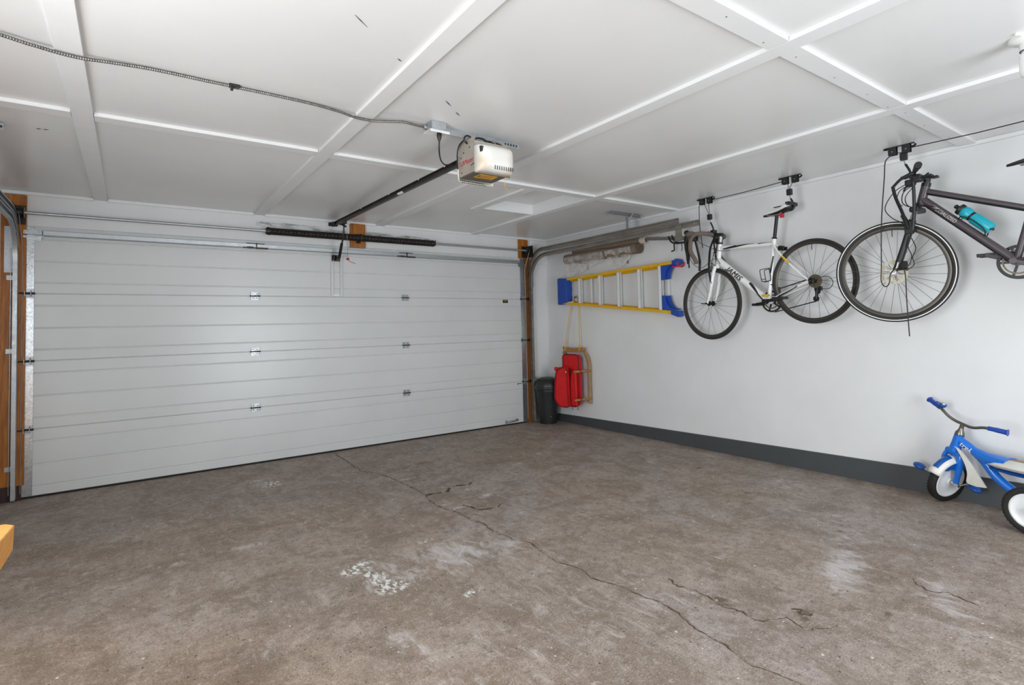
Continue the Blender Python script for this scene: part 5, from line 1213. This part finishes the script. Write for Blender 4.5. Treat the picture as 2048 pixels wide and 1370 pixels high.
# ------------------------------------------------------------------ tricycle
def tricycle():
    fc = V((5.105, -4.36, .148)); near = V((4.792, -4.792, .132))
    hd = V((5.075, -4.428, .46)); Rf, Rr = .148, .132
    t = thing('tricycle', 'blue and white child tricycle parked against the right wall', 'tricycle', (5.0, -4.6, 0))
    ax_c = V((4.985, -4.86, .132)); fwd = (V((hd.x, hd.y, 0))-V((ax_c.x, ax_c.y, 0))).normalized(); lat = V((-fwd.y, fwd.x, 0))   # towards the camera
    if lat.x > 0: lat = -lat
    def P(f, l, z): return V((ax_c.x, ax_c.y, 0))+fwd*f+lat*l+V((0, 0, z))
    L = (V((hd.x, hd.y, 0))-V((ax_c.x, ax_c.y, 0))).length
    head_f = L
    # wheels
    def twheel(c, a, R, w, lab=None):
        e = empty('wheel', (0, 0, 0), t); a = vec(a).normalized()
        hw = w/2
        prof = [(R-.033, -hw*.72), (R-.012, -hw), (R-.003, -hw*.8), (R, -hw*.45), (R, hw*.45), (R-.003, hw*.8), (R-.012, hw), (R-.033, hw*.72)]
        MB().ring(prof, c, a, 56).build('tyre', MT['tread'], e, smooth=50)
        m = MB(); u, v = frame(a)
        for i in range(40):
            th = 2*math.pi*i/40; d = u*math.cos(th)+v*math.sin(th)
            for s in (-1, 1): m.bar(c+d*(R-.0012)+a*(s*hw*.18), c+d*(R-.0034)+a*(s*hw*.85), .010, .005, d)
        m.build('tread_blocks', MT['tread'], e, kind='stuff', smooth=0)
        d1 = [(R-.034, hw*.70), (R-.042, hw*.78), (R-.052, hw*.55), (R-.07, hw*.35), (R-.095, hw*.5), (.022, hw*.62), (.018, hw*.8), (.001, hw*.82)]
        MB().lathe(d1, c, a, 44, cap=False).lathe(d1, c, -a, 44, cap=False).cyl(c-a*hw*.3, c+a*hw*.3, R-.034, n=44).build('disc', MT['wheelwhite'], e, smooth=40)
        return e
    st = math.radians(80)
    # steering axis leans back along the body
    axis = (V((0, 0, 1))-fwd*.30).normalized()
    O = hd
    def S(f, l, z): return rotv(P(f, l, z), O, axis, st)
    fcl = P(head_f+.072, 0, .148)
    fc2 = rotv(fcl, O, axis, st); dz = .149-fc2.z
    wl = rotv(lat, V((0, 0, 0)), axis, st)
    shift = V((0, 0, dz))
    def Sx(f, l, z): return S(f, l, z)+shift*max(0, min(1, (.46-z)/.3))
    wl_h = wl
    twheel(fc2+shift, wl_h, Rf, .05)
    for s in (1, -1): twheel(P(0, s*.2, Rr+.001), lat, Rr, .045)
    MB().cyl(P(0, -.235, Rr), P(0, .235, Rr), .009, n=12).build('rear_axle', MT['trikesteel'], t)
    for s in (1, -1): MB().lathe([(.017, 0), (.017, .006), (.009, .012), (.001, .013)], P(0, s*.222, Rr), lat*s, 16).build('hub_cap', MT['darksteel'], t)
    # body: head tube, down tube, side panel, seat
    hb_ = P(head_f+.035, 0, .345)
    MB().tube([P(head_f-.005, 0, .468), P(head_f+.012, 0, .41), P(head_f+.03, 0, .36)], [.028, .031, .034], 14).build('head_tube', MT['trikeblue'], t)
    spine = [P(head_f+.0, 0, .435), P(head_f-.06, 0, .395), P(head_f-.13, 0, .33), P(head_f-.19, 0, .245), P(head_f-.26, 0, .185), P(.1, 0, .15), P(.0, 0, .14)]
    MB().tube(smoothp(spine, 5), .027, 12).build('frame_tube', MT['trikeblue'], t)
    # yellowed seat over a blue nose
    def loft(secs, name, m, K=14):
        vs = []
        for f, z, hw, h in secs:
            for i in range(K):
                a = 2*math.pi*i/K; vs.append(P(f, hw*math.cos(a), z+h*math.sin(a)))
        n = len(secs); mb = MB(); mb.add(vs, [(i*K+j, i*K+(j+1) % K, (i+1)*K+(j+1) % K, (i+1)*K+j) for i in range(n-1) for j in range(K)]+[tuple(range(K-1, -1, -1)), tuple(range((n-1)*K, n*K))])
        return mb.build(name, m, t, smooth=60)
    loft([(head_f-.04, .405, .02, .02), (head_f-.10, .365, .04, .035), (head_f-.16, .345, .058, .038), (head_f-.22, .343, .072, .034), (head_f-.27, .342, .084, .030)], 'seat_nose', MT['trikeblue'])
    loft([(head_f-.17, .325, .050, .012), (head_f-.22, .33, .082, .028), (head_f-.28, .332, .10, .032), (head_f-.36, .332, .12, .034), (head_f-.44, .335, .13, .036), (head_f-.52, .34, .12, .034), (head_f-.57, .346, .09, .026), (head_f-.59, .35, .05, .012)], 'seat', MT['trikewhite'])
    loft([(head_f-.25, .360, .02, .006), (head_f-.32, .360, .035, .007), (head_f-.42, .363, .055, .009), (head_f-.52, .368, .06, .009), (head_f-.56, .366, .04, .006)], 'seat_top', MT['seatworn'])
    loft([(head_f-.18, .298, .05, .012), (head_f-.3, .29, .08, .014), (head_f-.5, .285, .09, .014)], 'seat_pan', MT['trikedark'])
    # white side panel between head and frame tube
    pan = [(head_f+.012, .395), (head_f-.03, .35), (head_f-.075, .29), (head_f-.12, .225), (head_f-.16, .16), (head_f-.10, .158), (head_f-.045, .165), (head_f-.05, .215), (head_f-.04, .28), (head_f-.02, .335), (head_f+.002, .38)]
    pan = [(head_f+.012, .395)]+[(p.x, p.y) for p in smoothp([V((a, b, 0)) for a, b in [(head_f+.012, .395), (head_f-.018, .372), (head_f-.062, .318), (head_f-.105, .245), (head_f-.15, .165)]], 4)][1:]+[(head_f-.10, .16), (head_f-.05, .168)]+[(p.x, p.y) for p in smoothp([V((a, b, 0)) for a, b in [(head_f-.045, .185), (head_f-.052, .235), (head_f-.042, .29), (head_f-.018, .345), (head_f+.004, .385)]], 4)]
    MB().prism(pan, lambda a, b, l: P(a, l, b), .018, .034).build('side_panel', MT['trikewhite'], t, smooth=30, bevel=.004)
    tube_text(t, 'trek', .046, P(head_f-.0, 0, .435), P(head_f-.13, 0, .34), .0310, .40, lat, MT['whiteline'], bold=0, shear=.15)
    # fork, fender, steering
    for s in (1, -1):
        MB().tube(smoothp([Sx(head_f+.03, s*.03, .355), Sx(head_f+.045, s*.05, .31), Sx(head_f+.06, s*.052, .22), Sx(head_f+.072, s*.052, .15)], 4), [.022]*5+[.02]*4+[.017]*4, 10, flat=.6).build('fork_leg', MT['trikeblue'], t)
        MB().cyl(Sx(head_f+.072, s*.028, .148), Sx(head_f+.072, s*.075, .148), .012, n=12).build('axle_nut', MT['chrome'], t)
    MB().tube([Sx(head_f+.03, -.045, .345), Sx(head_f+.032, 0, .352), Sx(head_f+.03, .045, .345)], [.022, .028, .022], 12).build('fork_crown', MT['trikeblue'], t)
    cc = (head_f+.072, .148)
    def fen(a0, a1, R0, R1, hw, name, m, k=.0):
        mb = MB()
        def f(u, v):
            a = math.radians(a0+(a1-a0)*u); q = 2*v-1; R = R0+(R1-R0)*(1-q*q)
            return Sx(cc[0]+R*math.cos(a), q*hw, cc[1]+R*math.sin(a))
        mb.grid(f, 20, 8); return mb.build(name, m, t, smooth=60, solid=.003)
    fen(38, 150, .150, .178, .042, 'fender', MT['trikewhite'])
    fen(52, 92, .174, .1815, .018, 'fender_stripe', MT['trikedark'])
    for s in (1, -1):
        skirt = [(a, .150) for a in range(55, 151, 12)]+[(a, .10 if 80 < a < 130 else .12) for a in range(150, 54, -12)]
        MB().prism([(cc[0]+r*math.cos(math.radians(a)), cc[1]+r*math.sin(math.radians(a))) for a, r in skirt], lambda a, b, l: Sx(a, l*s, b), .034, .042).build('fender_skirt', MT['trikedark'], t, smooth=30)
    # stem and handlebar
    def T(f, l, z): return S(f, l, z)
    MB().lathe([(.027, 0), (.026, .012), (.016, .03), (.013, .045)], T(head_f-.006, 0, .47), axis, 16).build('collar', MT['trikesteel'], t)
    MB().tube([T(head_f-.014, 0, .49), T(head_f-.026, 0, .543)], [.014, .012], 10).build('stem', MT['trikesteel'], t)
    for s in (1, -1):
        MB().tube(smoothp([T(head_f-.026, 0, .542), T(head_f-.024, s*.045, .544), T(head_f-.02, s*.085, .558), T(head_f-.022, s*.125, .58), T(head_f-.03, s*.16, .59)], 6), .0095, 10).build('handlebar_half', MT['trikesteel'], t)
        MB().tube(smoothp([T(head_f-.028, s*.155, .589), T(head_f-.038, s*.195, .594), T(head_f-.05, s*.24, .598), T(head_f-.053, s*.25, .599)], 4), [.014]*4+[.0155]*4+[.016]*2+[.021]*3, 12).build('grip', MT['blue'], t)
    bl = T(head_f-.033, -.14, .612)
    MB().ball(bl, (.022, .022, .018), 14, 10).tube([bl+V((0, .01, .01)), bl+V((0, .035, .022))], .004, 6).build('bell', MT['trikedark'], t)
    MB().ball(bl+V((-.008, -.006, .008)), .013, 10, 8).build('bell_dome', MT['chrome'], t)
    # cranks and pedals
    for s, f_, z_ in ((1, -.055, .0), (-1, .055, .035)):
        p0 = Sx(head_f+.072, s*.072, .148); p1 = Sx(head_f+.072+f_, s*.08, .148+z_); p2 = Sx(head_f+.072+f_, s*.12, .148+z_)
        MB().tube([p0, p1, p2], .006, 8).build('crank', MT['chrome'], t)
        pc = Sx(head_f+.072+f_, s*(.135 if s > 0 else .155), .148+z_); R_ = Matrix((wl_h, wl_h.cross(V((0, 0, 1))).normalized(), V((0, 0, 1)))).transposed()
        MB().ball(pc, (.04, .034, .021), 18, 12, R_).build('pedal', MT['trikedark'], t, smooth=70)
    return t
# ------------------------------------------------------------------ placement data
MT['darkgalv'] = plain('armour_steel', '6e6a66', .4, metal=.6, var=.3, vscale=60)
MT['rimdark'] = plain('dark_rim', '4a4640', .35, metal=.6)
MT['spoke'] = plain('dark_spoke', '3a3835', .4, metal=.5)
MAIN = [(2.326, -.02), (2.318, -.575), (2.295, -.931), (2.398, -1.127), (2.424, -1.404), (2.444, -1.647), (2.439, -1.901), (2.404, -2.021), (2.399, -2.185), (2.415, -2.328), (2.442, -2.441), (2.438, -2.589), (2.465, -2.678), (2.442, -2.817), (2.454, -2.938), (2.465, -3.023), (2.52, -3.14), (2.488, -3.27), (2.476, -3.418), (2.511, -3.563), (2.49, -3.656), (2.536, -3.806), (2.554, -3.959), (2.562, -4.023), (2.555, -4.129), (2.523, -4.216), (2.505, -4.269), (2.508, -4.379), (2.491, -4.442), (2.465, -4.508), (2.49, -4.579), (2.504, -4.653), (2.495, -4.8), (2.46, -5.2)]
CRACKS = [(MAIN, .007, 'crack'),
    ([(2.398, -1.127), (2.556, -1.095), (2.764, -1.052), (3.094, -1.0)], .012, 'crack'),
    ([(2.434, -1.928), (2.536, -1.951), (2.604, -1.964), (2.672, -1.871), (2.751, -1.87), (2.83, -1.903), (2.907, -1.826)], .034, 'crack'),
    ([(2.539, -2.3), (2.561, -2.397), (2.582, -2.465), (2.719, -2.501), (2.776, -2.441)], .016, 'crack'),
    ([(2.596, -1.213), (2.596, -1.374), (2.519, -1.424), (2.521, -1.572)], .007, 'crack'),
    ([(2.781, -3.893), (2.742, -3.943), (2.736, -3.978), (2.773, -4.02), (2.776, -4.096), (2.771, -4.175), (2.759, -4.234), (2.762, -4.3), (2.765, -4.354), (2.812, -4.4), (2.874, -4.428), (2.869, -4.465), (2.843, -4.512), (2.853, -4.544), (2.894, -4.532), (2.928, -4.568), (3.034, -4.593)], .008, 'stain'),
    ([(3.688, -4.608), (3.631, -4.655), (3.603, -4.708), (3.66, -4.753), (3.627, -4.821), (3.606, -4.883)], .007, 'stain'),
    ([(2.96, -4.40), (2.99, -4.43), (2.955, -4.45), (3.0, -4.47)], .018, 'stain')]
r_ = random.Random(3)
STAINS = [(2.78, -4.18, .07, .16, .1, .8), (2.95, -4.45, .10, .06, .5, .9), (4.5, -2.3, 1.0, .5, .3, .3), (3.0, -1.26, .9, .6, 0, .3), (2.85, -2.25, .35, .3, 0, .4), (.3, -.6, .9, .5, 0, .3), (1.2, -.45, 1.6, .35, 0, .2), (4.6, -1.2, .7, .9, 0, .25), (3.3, -4.35, .3, .12, .3, .4), (2.6, -1.4, .2, .25, 0, .45), (3.6, -3.4, .7, .3, .2, .3), (4.6, -3.6, .5, .5, .2, .3), (3.15, -4.55, .10, .06, .4, .7), (.0, -2.0, .5, 1.5, 0, .35), (2.46, -2.2, .12, 1.6, 0, .25)]
STAINS += [(r_.uniform(2.5, 5), r_.uniform(-4.8, -.5), r_.uniform(.05, .16), r_.uniform(.03, .08), r_.uniform(-.6, .6), r_.uniform(.4, .7)) for _ in range(34)]
PALE = [(2.07, -2.98, .28, .22, .2, .8), (2.35, -3.06, .2, .2, 0, .6), (3.55, -4.35, .4, .13, .4, .75), (1.75, -3.0, .25, .22, 0, .6), (.75, -1.45, .5, .25, .2, .35), (1.6, -1.9, .6, .5, 0, .3), (3.6, -4.75, .3, .12, .4, .6), (2.4, -3.9, .8, .5, 0, .35), (1.7, -3.9, .9, .4, 0, .3), (3.9, -4.2, .6, .2, .3, .4)]
PALE += [(r_.uniform(.8, 4.9), r_.uniform(-4.9, -1.2), r_.uniform(.05, .18), r_.uniform(.03, .07), r_.uniform(-.5, .5), r_.uniform(.35, .7)) for _ in range(40)]
WHITE = [(1.60, -2.83, .10, .06, .3, 1.0), (1.645, -3.0, .055, .12, .2, 1.0), (1.67, -3.14, .09, .06, 0, 1.0), (1.58, -.83, .13, .14, 0, .62), (1.49, -.68, .08, .08, 0, .5), (1.95, -3.42, .07, .03, .3, .75), (2.05, -2.72, .08, .05, 0, .5)]
SCUFFS = [((1.298, -3.764, H-.0004), (1.366, -3.709, H-.0004), .002), ((1.56, -3.545, H-.0004), (1.585, -3.53, H-.0004), .003), ((1.94, -3.27, H-.0004), (2.0, -3.222, H-.0004), .003), ((2.055, -3.17, H-.0004), (2.1, -3.136, H-.0004), .003), ((.196, -1.749, H-.0004), (.22, -1.752, H-.0004), .004), ((.225, -1.75, H-.0004), (.251, -1.757, H-.0004), .004)]

build_floor(); build_shell(); build_door(); build_spring()
track('door_track', 'brown grey double door track running back along the right wall', 4.905, -1, MT['track'])
track('door_track', 'galvanised double door track bending up at the left edge', -.1, 1, MT['galv'])
build_opener(); build_lamp()
build_can(); build_ladder(); build_carpet(); build_pole(); build_sled(); build_bench()
road_bike(); hybrid_bike()
hoist('bike_hoist', 'black pulley hoist carrying the white road bicycle', 5.045, -2.62, -3.445, [(.0, .185, -2.655), (.01, .125, -3.43)],
      [(5.045, -2.565, H-.045), (5.045, -2.545, H-.07), (5.05, -2.54, H-.25), (5.06, -2.545, 2.05), (5.07, -2.55, 1.95)], 4.99)
hoist('bike_hoist', 'black pulley hoist carrying the dark hybrid bicycle', 4.885, -4.245, -5.05, [(.02, .075, -4.26), (.03, .10, -5.06)],
      [(4.885, -4.205, H-.05), (4.882, -4.16, H-.085), (4.875, -4.15, H-.2), (4.845, -4.13, 1.9), (4.835, -4.12, 1.60), (4.835, -4.115, 1.50), (4.837, -4.135, 1.46), (4.84, -4.16, 1.48), (4.842, -4.172, 1.55), (4.845, -4.21, 1.575), (4.848, -4.25, 1.56), (4.85, -4.253, 1.35), (4.85, -4.258, 1.12)], 4.90)
tricycle()
